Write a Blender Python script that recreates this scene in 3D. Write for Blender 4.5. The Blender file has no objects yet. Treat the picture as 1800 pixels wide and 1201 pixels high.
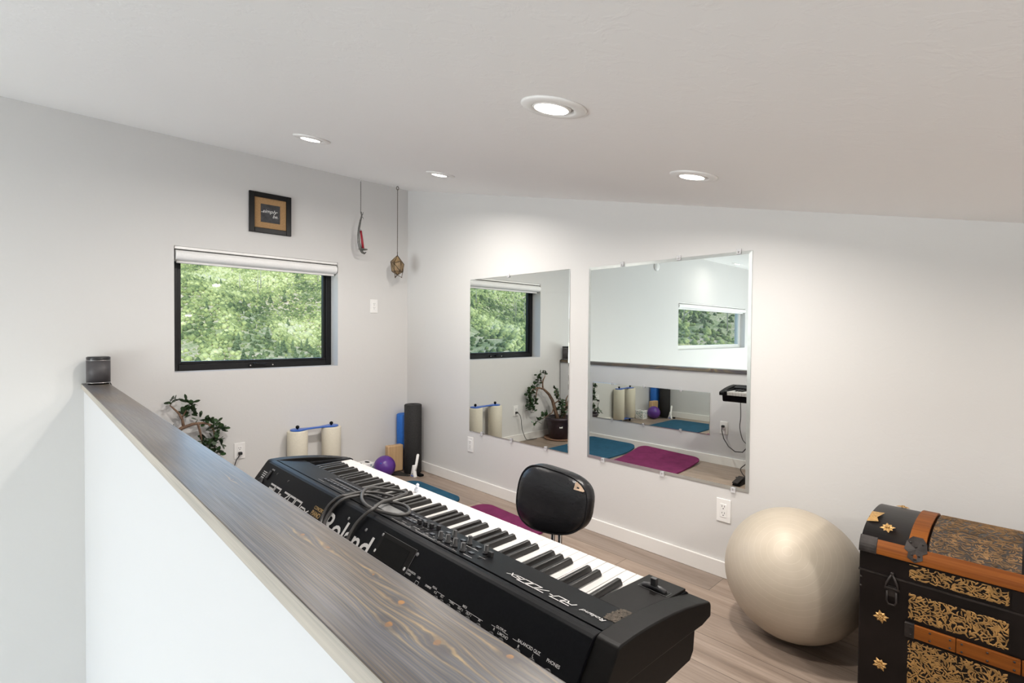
import bpy, bmesh, math, random
from mathutils import Vector, Matrix, noise
import numpy as np

PI = math.pi
sc = bpy.context.scene
COL = sc.collection
random.seed(7)

# ------------------------------------------------------------------ dimensions of the loft
CEIL0, SLOPE = 2.4717, -0.2242            # ceiling height at the window wall and its fall along +y
WALL_T = 0.20
HW_IN, HW_OUT = 2.135, 2.234              # half wall faces
EWIN = ((1.6, 3.1), (3.5, 5.0))
# knots of the ledge board: place across and along it, size
KNOT_XY = [(2.16, 3.4115, 0.0085), (2.1935, 3.4399, 0.0075), (2.1745, 3.5071, 0.008), (2.1351, 3.5733, 0.006), (2.1658, 3.1276, 0.006), (2.1562, 3.2006, 0.005), (2.1582, 2.7253, 0.004), (2.1498, 3.3238, 0.004), (2.1224, 1.8613, 0.004)]
LEDGE_IN, LEDGE_OUT, LEDGE_Z, LEDGE_T = 2.1211, 2.2464, 0.881, 0.0297
ROOM_X, ROOM_Y = 9.2, 5.3
LOW_Z = -2.6
def ceil_z(y): return CEIL0 + SLOPE * y

# ------------------------------------------------------------------ materials
class NT:
    def __init__(self, name):
        m = bpy.data.materials.new(name); m.use_nodes = True
        self.m = m; self.t = m.node_tree; self.n = self.t.nodes
        self.b = self.n['Principled BSDF']; self.out = self.n['Material Output']
    def add(self, typ, **kw):
        nd = self.n.new(typ)
        for k, v in kw.items():
            if k in nd.inputs: nd.inputs[k].default_value = v
            else: setattr(nd, k, v)
        return nd
    def link(self, a, b): self.t.links.new(a, b)
    def coords(self, kind='Object', scale=(1,1,1), rot=(0,0,0)):
        tc = self.add('ShaderNodeTexCoord'); mp = self.add('ShaderNodeMapping')
        mp.inputs['Scale'].default_value = scale; mp.inputs['Rotation'].default_value = rot
        self.link(tc.outputs[kind], mp.inputs['Vector']); return mp.outputs['Vector']
    def noise(self, vec, scale, detail=3, rough=.5, dist=0):
        nd = self.add('ShaderNodeTexNoise'); nd.inputs['Scale'].default_value = scale
        nd.inputs['Detail'].default_value = detail; nd.inputs['Roughness'].default_value = rough
        nd.inputs['Distortion'].default_value = dist
        self.link(vec, nd.inputs['Vector']); return nd.outputs['Fac']
    def ramp(self, fac, stops, interp='LINEAR'):
        nd = self.add('ShaderNodeValToRGB'); cr = nd.color_ramp; cr.interpolation = interp
        while len(cr.elements) > 1: cr.elements.remove(cr.elements[-1])
        cr.elements[0].position = stops[0][0]; cr.elements[0].color = (*stops[0][1], 1)
        for p, c in stops[1:]:
            e = cr.elements.new(p); e.color = (*c, 1)
        self.link(fac, nd.inputs['Fac']); return nd.outputs['Color']
    def mix(self, fac, a, b, blend='MIX'):
        nd = self.add('ShaderNodeMix', data_type='RGBA', blend_type=blend)
        for s, v in ((0, fac), (6, a), (7, b)):
            if hasattr(v, 'links') or hasattr(v, 'is_linked'): self.link(v, nd.inputs[s])
            else: nd.inputs[s].default_value = v if s == 0 else (*v, 1) if len(v) == 3 else v
        return nd.outputs[2]
    def bump(self, h, strength=.2, dist=.01):
        nd = self.add('ShaderNodeBump'); nd.inputs['Strength'].default_value = strength
        nd.inputs['Distance'].default_value = dist
        self.link(h, nd.inputs['Height']); self.link(nd.outputs['Normal'], self.b.inputs['Normal'])
        return nd
    def color(self, c):
        if isinstance(c, tuple): self.b.inputs['Base Color'].default_value = (*c, 1)
        else: self.link(c, self.b.inputs['Base Color'])
    def set(self, **kw):
        for k, v in kw.items(): self.b.inputs[k.replace('_', ' ')].default_value = v
        return self

def plain(name, col, rough=.5, metal=0., spec=.5, vary=.06, scale=30., bump=0.):
    t = NT(name); v = t.coords()
    f = t.noise(v, scale, 2)
    lo = tuple(max(0, c * (1 - vary)) for c in col); hi = tuple(min(1, c * (1 + vary)) for c in col)
    t.color(t.ramp(f, [(.3, lo), (.7, hi)]))
    t.set(Roughness=rough, Metallic=metal); t.b.inputs['Specular IOR Level'].default_value = spec
    if bump: t.bump(t.noise(v, scale * 4, 2), bump, .002)
    return t.m

M = {}
def paint(name, col, bump=.12):
    t = NT(name); v = t.coords()
    f = t.noise(v, .9, 2); lo = tuple(c * .985 for c in col)
    t.color(t.ramp(f, [(.3, lo), (.7, col)]))
    a = t.noise(v, 16, 4, .6, .4); b = t.ramp(a, [(.5, (0,0,0)), (.58, (1,1,1))])
    t.bump(b, bump, .0012); t.set(Roughness=.62); t.b.inputs['Specular IOR Level'].default_value = .3
    return t.m
M['wall'] = paint('wall_paint_warm_white', (.67, .66, .645))
M['ceil'] = paint('ceiling_paint', (.92, .915, .905), .2)
M['halfwall'] = paint('half_wall_paint', (.665, .665, .672), .05)
M['trim'] = plain('white_trim_paint', (.82, .80, .77), .38, vary=.02, scale=4)
M['whiteplastic'] = plain('white_plastic', (.84, .83, .81), .32, vary=.02, scale=8)
M['dark'] = plain('black_slot', (.005, .005, .005), .6, spec=.1, vary=.1)
M['frameblack'] = plain('black_window_frame', (.006, .006, .007), .38, spec=.3, vary=.15, scale=12)
M['framewhite'] = plain('white_vinyl_frame', (.8, .8, .78), .35, vary=.02)
M['blind'] = plain('white_blind_fabric', (.87, .865, .85), .6, vary=.02, scale=90)
M['blackplastic'] = plain('black_keyboard_case', (.0045, .0048, .006), .40, spec=.09, vary=.2, scale=200, bump=.02)
M['blackmatte'] = plain('black_matte_plastic', (.006, .0052, .0048), .46, spec=.12, vary=.2, scale=150)
M['blackknob'] = plain('black_knob_rubber', (.025, .024, .025), .42, vary=.2, scale=100)
M['button'] = plain('dark_grey_button', (.045, .05, .06), .4, vary=.1)
M['keywhite'] = plain('white_key_plastic', (.60, .58, .562), .22, vary=.015, scale=10)
M['keyblack'] = plain('black_key_satin', (.009, .008, .0075), .33, spec=.4, vary=.15, scale=40)
M['letter'] = plain('silver_print', (.52, .51, .50), .45, vary=.04)
M['goldprint'] = plain('gold_print', (.42, .27, .10), .4, vary=.2)
M['lcd'] = plain('grey_display_glass', (.17, .17, .17), .22, vary=.04)
M['metal'] = plain('brushed_metal', (.7, .69, .67), .25, 1., vary=.05)
M['chrome'] = plain('chrome', (.75, .75, .76), .08, 1., vary=.03)
M['iron'] = plain('dark_iron', (.032, .027, .025), .45, .35, spec=.3, vary=.3, scale=50, bump=.15)
M['cable'] = plain('dark_grey_cable', (.045, .042, .04), .48, vary=.15, scale=40)
M['cableblack'] = plain('black_cable', (.012, .012, .012), .5, vary=.1)
M['velcro'] = plain('brown_velcro_residue', (.075, .06, .045), .95, vary=.7, scale=350, bump=.6)
M['foam_black'] = plain('black_foam', (.018, .017, .017), .8, vary=.5, scale=160, bump=.4)
M['foam_blue'] = plain('blue_foam', (.012, .13, .50), .6, vary=.08, scale=60, bump=.15)
M['foam_cream'] = plain('cream_foam_cover', (.66, .61, .50), .75, vary=.04, scale=120, bump=.1)
M['bluepl'] = plain('blue_plastic', (.02, .11, .48), .3, vary=.06)
M['purpleball'] = plain('purple_rubber', (.10, .03, .24), .32, vary=.06, scale=20)
M['teal'] = plain('teal_print', (.10, .25, .27), .6, vary=.3)
M['potglaze'] = plain('dark_purple_glazed_pot', (.035, .022, .03), .3, vary=.25, scale=20)
M['terra'] = plain('terracotta_saucer', (.30, .17, .11), .75, vary=.12, scale=30)
M['soil'] = plain('potting_soil', (.03, .02, .014), .95, vary=.5, scale=120, bump=.8)
M['leaf'] = plain('dark_green_leaf', (.030, .062, .022), .30, vary=.5, scale=14)
M['bark'] = plain('brown_bark', (.16, .095, .06), .8, vary=.4, scale=60, bump=.5)
M['burlap'] = plain('burlap_mat', (.40, .24, .11), .9, vary=.18, scale=260, bump=.3)
M['chalk'] = plain('chalkboard_print', (.05, .05, .053), .7, vary=.35, scale=40)
M['chalkwhite'] = plain('white_chalk_lettering', (.8, .8, .78), .8, vary=.03)
M['frameart'] = plain('black_art_frame', (.006, .0055, .0055), .35, spec=.25, vary=.2)
M['speaker'] = plain('dark_grey_speaker_mesh', (.062, .057, .060), .5, 0., vary=.12, scale=500)
M['speakertop'] = plain('black_speaker_plastic', (.02, .02, .022), .3, vary=.1)
M['red'] = plain('red_candle_wax', (.33, .015, .03), .45, vary=.1)
M['brass'] = plain('aged_brass_wire', (.10, .07, .04), .4, .7, vary=.3, scale=80)
M['pewter'] = plain('grey_pewter', (.14, .14, .13), .45, .6, vary=.25, scale=60)
M['gold'] = plain('gold_leaf', (.46, .27, .09), .42, .3, vary=.25, scale=140, bump=.2)
M['goldold'] = plain('tarnished_gold_relief', (.36, .205, .065), .5, .2, vary=.35, scale=45, bump=.2)
M['golddull'] = plain('worn_brown_relief', (.155, .085, .032), .6, .1, vary=.55, scale=30, bump=.2)
M['trunkblack'] = plain('black_trunk_enamel', (.007, .005, .0048), .36, spec=.22, vary=.4, scale=12, bump=.05)
M['trunkgrey'] = plain('dusty_brown_tin', (.045, .035, .028), .5, .2, vary=.3, scale=30)
M['stain'] = plain('silver_end_cap', (.6, .6, .58), .3, 1.)

def wood(name, c0, c1, c2, axis='y', rough=.4, sc_=(14, 1.1, 14), knots=False):
    t = NT(name); v = t.coords('Object', sc_)
    warp = t.noise(v, 1.2, 3, .5, .6)
    fine = t.noise(t.coords('Object', tuple(s * (6 if s > 5 else 1.6) for s in sc_)), 1.6, 4, .65)
    base = t.ramp(warp, [(.28, c0), (.5, c1), (.72, c2)])
    col = t.mix(.45, base, t.ramp(fine, [(.35, c0), (.65, c2)]))
    t.color(col); t.set(Roughness=rough); t.bump(fine, .08, .001)
    return t.m
M['slat'] = wood('amber_oak_slat', (.085, .022, .004), (.17, .048, .007), (.255, .082, .013), rough=.5)
M['slat'].node_tree.nodes['Principled BSDF'].inputs['Specular IOR Level'].default_value = .15
M['block'] = wood('pale_wood_block', (.46, .29, .14), (.58, .38, .20), (.66, .45, .26), sc_=(10, 10, 1.2), rough=.5)

def ledge_mat():
    """grey-stained pine: straight grain that bows round amber knots; Object space of the ledge (x across, y along)"""
    t = NT('grey_stained_pine')
    tc = t.add('ShaderNodeTexCoord'); sep = t.add('ShaderNodeSeparateXYZ'); t.link(tc.outputs['Object'], sep.inputs[0])
    def mth(op, *a):
        nd = t.add('ShaderNodeMath', operation=op)
        for i, v in enumerate(a):
            if isinstance(v, (int, float)): nd.inputs[i].default_value = v
            else: t.link(v, nd.inputs[i])
        return nd.outputs[0]
    X, Y = sep.outputs['X'], sep.outputs['Y']
    KX = mth('MULTIPLY_ADD', t.noise(t.coords('Object', (1, 1, 1)), 55, 2), .009, mth('SUBTRACT', X, .0045)); KY = mth('MULTIPLY_ADD', t.noise(t.coords('Object', (1, 1, 1)), 38, 2), .014, mth('SUBTRACT', Y, .007))
    wander = t.noise(t.coords('Object', (3, .55, 1)), 1.3, 3, .5)
    g = mth('MULTIPLY_ADD', wander, .055, X)
    core = rim = flare = None
    for kx, ky, w in KNOTS:
        dx = mth('SUBTRACT', KX, kx); dy = mth('SUBTRACT', KY, ky)
        d2 = mth('ADD', mth('MULTIPLY', dx, dx), mth('MULTIPLY', mth('MULTIPLY', dy, dy), .16))
        ex = mth('EXPONENT', mth('MULTIPLY', d2, -1/(w*2.6)**2))
        g = mth('SUBTRACT', g, mth('MULTIPLY', mth('MULTIPLY', dx, ex), .80))
        e2 = mth('EXPONENT', mth('MULTIPLY', mth('ADD', mth('MULTIPLY', dx, dx), mth('MULTIPLY', mth('MULTIPLY', dy, dy), .7)), -1/(w*.62)**2))
        e3 = mth('EXPONENT', mth('MULTIPLY', d2, -1/(w*1.5)**2)); e4 = mth('EXPONENT', mth('MULTIPLY', mth('ADD', mth('MULTIPLY', dx, dx), mth('MULTIPLY', mth('MULTIPLY', dy, dy), .03)), -1/(w*1.9)**2))
        core = e2 if core is None else mth('MAXIMUM', core, e2); rim = e3 if rim is None else mth('MAXIMUM', rim, e3); flare = e4 if flare is None else mth('MAXIMUM', flare, e4)
    sn = mth('MULTIPLY_ADD', mth('SINE', mth('MULTIPLY', g, 1900)), .5, .5)
    sn2 = mth('MULTIPLY_ADD', mth('SINE', mth('MULTIPLY', g, 640)), .5, .5)
    fine = t.noise(t.coords('Object', (95, 2.2, 95)), 2.2, 4, .65)
    patch = t.noise(t.coords('Object', (7, 1.3, 7)), 1.2, 3, .55)
    grey = t.ramp(fine, [(.25, (.058, .049, .042)), (.55, (.112, .095, .082)), (.8, (.175, .148, .124))])
    tan = t.ramp(fine, [(.3, (.19, .125, .055)), (.7, (.33, .215, .088))])
    late = t.ramp(sn, [(.55, (0,0,0)), (.98, (.80,.80,.80))])
    late2 = t.ramp(sn2, [(.82, (0,0,0)), (.99, (.85,.85,.85))])
    late2 = t.mix(1., late2, t.ramp(t.noise(t.coords('Object', (26, 3.2, 26)), 1.6, 3, .6), [(.36, (.15,.15,.15)), (.62, (1,1,1))]), 'MULTIPLY')
    pm = t.ramp(patch, [(.40, (.18,.18,.18)), (.66, (1,1,1))])
    c = t.mix(t.mix(1.0, late, pm, 'MULTIPLY'), grey, tan)
    c = t.mix(t.mix(1.0, late2, t.mix(1., (.12, .12, .12), flare, 'ADD'), 'MULTIPLY'), c, (.46, .29, .11))
    blue = t.ramp(t.noise(t.coords('Object', (6, 1.0, 6)), 1.1, 3, .6), [(.38, (1, 1, 1)), (.60, (1.05, 1.28, 1.75))])  # bluish stain patches that also carry the window's sky sheen in the colour
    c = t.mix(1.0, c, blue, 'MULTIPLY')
    c = t.mix(t.ramp(rim, [(.30, (0,0,0)), (.75, (.62,.62,.62))]), c, (.075, .066, .068))
    c = t.mix(t.ramp(core, [(.34, (0,0,0)), (.62, (.85,.85,.85))]), c, t.ramp(sn2, [(.2, (.42, .19, .035)), (.8, (.24, .12, .05))]))
    t.color(c); t.set(Roughness=.32); t.b.inputs['Specular IOR Level'].default_value = .36
    t.bump(fine, .06, .001)
    return t.m
LEDGE_O = (2.18, 2.2)
KNOTS = [(x - LEDGE_O[0], y - LEDGE_O[1], w) for x, y, w in KNOT_XY]
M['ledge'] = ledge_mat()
M['ledgeside'] = wood('pale_pine_edge', (.32, .295, .26), (.45, .41, .355), (.58, .52, .44), sc_=(14, 1.1, 26), rough=.5)

def floor_mat():
    t = NT('greige_wood_planks')
    v = t.coords('Object', (1, 1, 1), (0, 0, PI / 2))
    br = t.add('ShaderNodeTexBrick'); t.link(v, br.inputs['Vector'])
    br.offset = .37; br.inputs['Scale'].default_value = 1
    br.inputs['Brick Width'].default_value = 1.22; br.inputs['Row Height'].default_value = .178
    br.inputs['Mortar Size'].default_value = .0012; br.inputs['Mortar Smooth'].default_value = .2
    br.inputs['Color1'].default_value = (.20, .20, .20, 1); br.inputs['Color2'].default_value = (.8, .8, .8, 1)
    br.inputs['Mortar'].default_value = (0, 0, 0, 1)
    # shift the grain from plank to plank
    tc = t.add('ShaderNodeTexCoord'); add = t.add('ShaderNodeVectorMath', operation='MULTIPLY_ADD')
    t.link(br.outputs['Color'], add.inputs[0]); add.inputs[1].default_value = (3, 7, 5); t.link(tc.outputs['Object'], add.inputs[2])
    mp = t.add('ShaderNodeMapping'); mp.inputs['Scale'].default_value = (9, .8, 9); t.link(add.outputs[0], mp.inputs['Vector'])
    g = t.noise(mp.outputs[0], 1.5, 4, .6, .9)
    mp2 = t.add('ShaderNodeMapping'); mp2.inputs['Scale'].default_value = (70, 2.4, 70); t.link(add.outputs[0], mp2.inputs['Vector'])
    f = t.noise(mp2.outputs[0], 1.5, 4, .7)
    c = t.ramp(g, [(.25, (.125, .088, .066)), (.40, (.25, .19, .148)), (.6, (.345, .272, .22)), (.8, (.41, .335, .275))])
    c = t.mix(.35, c, t.ramp(f, [(.3, (.16, .118, .09)), (.7, (.42, .34, .28))]))
    tone = t.ramp(br.outputs['Color'], [(.2, (.82, .82, .83)), (.8, (1.08, 1.05, 1.02))])
    c = t.mix(1., c, tone, 'MULTIPLY')
    c = t.mix(br.outputs['Fac'], c, (.06, .045, .035))
    t.color(c); t.set(Roughness=.42); t.bump(f, .06, .001)
    return t.m
M['floor'] = floor_mat()

M['floorlow'] = wood('pale_maple_floor', (.58, .56, .53), (.64, .62, .595), (.68, .66, .635), rough=.5)
def mirror_mat():
    t = NT('mirror_silvering'); v = t.coords(); f = t.noise(v, 3, 1)
    t.color(t.ramp(f, [(.3, (.83, .865, .84)), (.7, (.84, .87, .845))])); t.set(Roughness=.0, Metallic=1.)
    return t.m
M['mirror'] = mirror_mat()
M['border'] = plain('ground_mirror_border', (.64, .67, .65), .30, .75, vary=.04, scale=25)
def glass_mat(name, tint=(.94, .97, .95), fres=1.45):
    t = NT(name); tr = t.add('ShaderNodeBsdfTransparent'); tr.inputs['Color'].default_value = (*tint, 1)
    gl = t.add('ShaderNodeBsdfGlossy'); gl.inputs['Roughness'].default_value = .02
    fr = t.add('ShaderNodeFresnel'); fr.inputs['IOR'].default_value = fres
    ge = t.add('ShaderNodeNewGeometry'); iv = t.add('ShaderNodeMath', operation='SUBTRACT'); iv.inputs[0].default_value = 1; t.link(ge.outputs['Backfacing'], iv.inputs[1])
    mu = t.add('ShaderNodeMath', operation='MULTIPLY'); t.link(fr.outputs[0], mu.inputs[0]); t.link(iv.outputs[0], mu.inputs[1])
    mx = t.add('ShaderNodeMixShader'); t.link(mu.outputs[0], mx.inputs[0]); t.link(tr.outputs[0], mx.inputs[1]); t.link(gl.outputs[0], mx.inputs[2])
    t.link(mx.outputs[0], t.out.inputs['Surface']); return t.m
M['glass'] = glass_mat('window_glass')
def milky(name, col, tr_amt):
    t = NT(name); t.color(t.ramp(t.noise(t.coords(), 40, 1), [(.3, tuple(c*.97 for c in col)), (.7, col)])); t.set(Roughness=.15)
    tr = t.add('ShaderNodeBsdfTransparent'); mx = t.add('ShaderNodeMixShader'); mx.inputs[0].default_value = tr_amt
    t.link(t.b.outputs[0], mx.inputs[1]); t.link(tr.outputs[0], mx.inputs[2]); t.link(mx.outputs[0], t.out.inputs['Surface']); return t.m
M['clipplastic'] = milky('clear_clip_plastic', (.82, .82, .84), .5)
M['amberglass'] = plain('amber_capiz_glass', (.27, .18, .09), .35, vary=.35, scale=25)
M['bauble'] = milky('clear_plastic', (.72, .76, .84), .35)
def emit_mat(name, col, s):
    t = NT(name); e = t.add('ShaderNodeEmission'); e.inputs[0].default_value = (*col, 1); e.inputs[1].default_value = s
    t.link(e.outputs[0], t.out.inputs['Surface']); return t.m
M['lamp'] = emit_mat('led_lamp_face', (1, .93, .84), 14.)

def mat_mat(name, col, rot):
    t = NT(name); v = t.coords('Object', (1,1,1), (0,0,rot))
    f = t.noise(v, 14, 4, .6); fine = t.noise(v, 420, 2)
    lo = tuple(c * .82 for c in col); hi = tuple(min(1, c * 1.14) for c in col)
    t.color(t.ramp(f, [(.3, lo), (.7, hi)])); t.set(Roughness=.85); t.b.inputs['Specular IOR Level'].default_value = .2
    t.bump(fine, .35, .001); return t.m
M['matblue'] = mat_mat('teal_blue_mat_foam', (.017, .078, .135), 0)
M['matpurple'] = mat_mat('plum_mat_foam', (.155, .020, .080), 0)

def ball_mat():
    t = NT('pearl_champagne_vinyl'); v = t.coords('Object')
    ln = t.add('ShaderNodeVectorMath', operation='NORMALIZE'); t.link(v, ln.inputs[0])
    dt = t.add('ShaderNodeVectorMath', operation='DOT_PRODUCT'); t.link(ln.outputs[0], dt.inputs[0]); dt.inputs[1].default_value = (.765, .143, .626)
    ac = t.add('ShaderNodeMath', operation='ARCCOSINE'); t.link(dt.outputs['Value'], ac.inputs[0])
    wob = t.noise(t.coords('Object'), 3.5, 2)
    ad = t.add('ShaderNodeMath', operation='MULTIPLY_ADD'); t.link(wob, ad.inputs[0]); ad.inputs[1].default_value = .10; t.link(ac.outputs[0], ad.inputs[2])
    ml = t.add('ShaderNodeMath', operation='MULTIPLY'); t.link(ad.outputs[0], ml.inputs[0]); ml.inputs[1].default_value = 62
    sn = t.add('ShaderNodeMath', operation='SINE'); t.link(ml.outputs[0], sn.inputs[0])
    ring = t.ramp(sn.outputs[0], [(.955, (0,0,0)), (1., (.34,.34,.34))])
    f = t.noise(v, 9, 3, .6)
    t.color(t.mix(ring, t.ramp(f, [(.3, (.46, .40, .315)), (.7, (.51, .445, .36))]), (.64, .58, .49)))
    t.set(Roughness=.50, Metallic=.12); t.b.inputs['Coat Weight'].default_value = .04; t.b.inputs['Coat Roughness'].default_value = .32
    return t.m
M['ball'] = ball_mat()
def leather():
    t = NT('worn_black_vinyl'); v = t.coords('Object', (1, 1, 1.6))
    f = t.noise(v, 38, 5, .65, 1.2); t.color(t.ramp(f, [(.3, (.005, .005, .006)), (.7, (.011, .0105, .012))]))
    t.set(Roughness=.27); t.b.inputs['Specular IOR Level'].default_value = .36; t.bump(f, .26, .004); return t.m
M['leather'] = leather()
M['wornpatch'] = plain('worn_through_backing', (.33, .24, .17), .8, vary=.25, scale=60)

def green(name, stops, scale, tone=False):
    t = NT(name)
    geo = t.add('ShaderNodeNewGeometry')
    a = t.add('ShaderNodeTexNoise'); a.inputs['Scale'].default_value = scale; a.inputs['Detail'].default_value = 3; t.link(geo.outputs['Position'], a.inputs['Vector'])
    b = t.add('ShaderNodeTexNoise'); b.inputs['Scale'].default_value = scale * 9; b.inputs['Detail'].default_value = 4; t.link(geo.outputs['Position'], b.inputs['Vector'])
    mx = t.add('ShaderNodeMath', operation='MULTIPLY_ADD'); t.link(b.outputs['Fac'], mx.inputs[0]); mx.inputs[1].default_value = .7
    sb = t.add('ShaderNodeMath', operation='MULTIPLY_ADD'); t.link(a.outputs['Fac'], sb.inputs[0]); sb.inputs[1].default_value = .75; sb.inputs[2].default_value = -.22
    t.link(sb.outputs[0], mx.inputs[2])
    fn = t.add('ShaderNodeTexNoise'); fn.inputs['Scale'].default_value = scale * 60; fn.inputs['Detail'].default_value = 3; fn.inputs['Roughness'].default_value = .7; t.link(geo.outputs['Position'], fn.inputs['Vector'])
    fm = t.add('ShaderNodeMath', operation='MULTIPLY_ADD'); t.link(fn.outputs['Fac'], fm.inputs[0]); fm.inputs[1].default_value = 1.1; fm.inputs[2].default_value = -.55
    fa = t.add('ShaderNodeMath', operation='ADD'); t.link(mx.outputs[0], fa.inputs[0]); t.link(fm.outputs[0], fa.inputs[1])
    fac = fa.outputs[0]
    if tone:
        at = t.add('ShaderNodeAttribute', attribute_name='tone'); m2 = t.add('ShaderNodeMath', operation='MULTIPLY_ADD'); t.link(at.outputs['Fac'], m2.inputs[0]); m2.inputs[1].default_value = .62
        m3 = t.add('ShaderNodeMath', operation='MULTIPLY'); t.link(fac, m3.inputs[0]); m3.inputs[1].default_value = .45; t.link(m3.outputs[0], m2.inputs[2]); fac = m2.outputs[0]
    t.color(t.ramp(fac, stops)); t.set(Roughness=.9); t.b.inputs['Specular IOR Level'].default_value = .1
    return t.m
M['hill'] = green('dry_grass_slope', [(.20, (.085, .11, .045)), (.42, (.21, .235, .10)), (.56, (.32, .29, .16)), (.66, (.52, .41, .29)), (.9, (.42, .35, .24))], .022)
M['shrub'] = green('leafy_shrubs', [(.08, (.030, .042, .020)), (.26, (.085, .112, .045)), (.46, (.20, .225, .080)), (.64, (.33, .345, .135)), (.82, (.44, .43, .215)), (.95, (.41, .37, .28))], .03, True)
M['conifer'] = green('conifer_needles', [(.3, (.045, .065, .032)), (.7, (.14, .175, .08))], .3)
M['snag'] = plain('grey_dead_wood', (.28, .25, .21), .9, vary=.2, scale=2)

# ------------------------------------------------------------------ mesh building
class MB:
    """collects shapes for ONE mesh object"""
    def __init__(s): s.v = []; s.f = []; s.sm = []; s.mi = []; s.cur = 0
    def add(s, verts, faces, smooth=False):
        o = len(s.v); s.v += [tuple(p) for p in verts]
        for f in faces:
            s.f.append([i + o for i in f]); s.sm.append(smooth); s.mi.append(s.cur)
        return s
    def box(s, lo, hi):
        (a, b, c), (d, e, f) = lo, hi
        return s.add([(a,b,c),(d,b,c),(d,e,c),(a,e,c),(a,b,f),(d,b,f),(d,e,f),(a,e,f)],
                     [(3,2,1,0),(4,5,6,7),(0,1,5,4),(1,2,6,5),(2,3,7,6),(3,0,4,7)])
    def obox(s, c, ax, ay, az):
        """box from centre and three half-axis vectors"""
        c, ax, ay, az = map(Vector, (c, ax, ay, az)); vs = []
        for k in (-1, 1):
            for i, j in ((-1,-1),(1,-1),(1,1),(-1,1)): vs.append(c + ax*i + ay*j + az*k)
        return s.add(vs, [(3,2,1,0),(4,5,6,7),(0,1,5,4),(1,2,6,5),(2,3,7,6),(3,0,4,7)])
    def prism(s, poly, a, b, axis=1, smooth=False):
        """poly of 2D points extruded along axis (0: (y,z)  1: (x,z)  2: (x,y))"""
        def P(p, t): return (t, p[0], p[1]) if axis == 0 else (p[0], t, p[1]) if axis == 1 else (p[0], p[1], t)
        n = len(poly); vs = [P(p, a) for p in poly] + [P(p, b) for p in poly]
        s.add(vs, [list(range(n))[::-1], list(range(n, 2*n))])
        o = len(s.v) - 2*n
        for i in range(n):
            j = (i + 1) % n
            s.f.append([o+i, o+j, o+n+j, o+n+i]); s.sm.append(smooth); s.mi.append(s.cur)
        return s
    def tube(s, pts, r, n=10, cap=True, smooth=True):
        pts = [Vector(p) for p in pts]; N = len(pts)
        rs = r if isinstance(r, (list, tuple)) else [r] * N
        o = len(s.v); up = Vector((0, 0, 1)); prev = None
        for i, p in enumerate(pts):
            d = (pts[min(i+1, N-1)] - pts[max(i-1, 0)]).normalized()
            if prev is None:
                a = d.cross(up)
                if a.length < 1e-3: a = d.cross(Vector((1, 0, 0)))
            else: a = prev - d * prev.dot(d)
            a.normalize(); prev = a; b = d.cross(a)
            for k in range(n):
                t = 2 * PI * k / n; s.v.append(tuple(p + (a * math.cos(t) + b * math.sin(t)) * rs[i]))
        for i in range(N - 1):
            for k in range(n):
                k2 = (k + 1) % n
                s.f.append([o+i*n+k, o+i*n+k2, o+(i+1)*n+k2, o+(i+1)*n+k]); s.sm.append(smooth); s.mi.append(s.cur)
        if cap:
            s.f.append([o+k for k in range(n)][::-1]); s.sm.append(False); s.mi.append(s.cur)
            s.f.append([o+(N-1)*n+k for k in range(n)]); s.sm.append(False); s.mi.append(s.cur)
        return s
    def lathe(s, prof, c, axis=(0,0,1), n=32, smooth=True, sx=1., sy=1.):
        """prof: list of (radius, height)"""
        c = Vector(c); ax = Vector(axis).normalized()
        a = ax.cross(Vector((0,0,1)))
        a = Vector((1,0,0)) if a.length < 1e-4 else a.normalized()
        b = ax.cross(a); o = len(s.v); N = len(prof)
        for r, h in prof:
            for k in range(n):
                t = 2*PI*k/n; s.v.append(tuple(c + ax*h + a*(r*sx*math.cos(t)) + b*(r*sy*math.sin(t))))
        for i in range(N-1):
            for k in range(n):
                k2 = (k+1) % n
                s.f.append([o+i*n+k, o+i*n+k2, o+(i+1)*n+k2, o+(i+1)*n+k]); s.sm.append(smooth); s.mi.append(s.cur)
        if prof[0][0] > 1e-6: s.f.append([o+k for k in range(n)][::-1]); s.sm.append(False); s.mi.append(s.cur)
        if prof[-1][0] > 1e-6: s.f.append([o+(N-1)*n+k for k in range(n)]); s.sm.append(False); s.mi.append(s.cur)
        return s
    def sphere(s, c, r, n=24, m=14, sc_=(1,1,1)):
        c = Vector(c); o = len(s.v)
        for i in range(1, m):
            t = PI*i/m
            for k in range(n):
                p = 2*PI*k/n
                s.v.append((c.x+r*sc_[0]*math.sin(t)*math.cos(p), c.y+r*sc_[1]*math.sin(t)*math.sin(p), c.z+r*sc_[2]*math.cos(t)))
        top = len(s.v); s.v.append((c.x, c.y, c.z+r*sc_[2])); s.v.append((c.x, c.y, c.z-r*sc_[2]))
        for i in range(m-2):
            for k in range(n):
                k2 = (k+1) % n; s.f.append([o+i*n+k, o+(i+1)*n+k, o+(i+1)*n+k2, o+i*n+k2]); s.sm.append(True); s.mi.append(s.cur)
        for k in range(n):
            k2 = (k+1) % n
            s.f.append([top, o+k, o+k2]); s.sm.append(True); s.mi.append(s.cur)
            s.f.append([top+1, o+(m-2)*n+k2, o+(m-2)*n+k]); s.sm.append(True); s.mi.append(s.cur)
        return s
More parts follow.
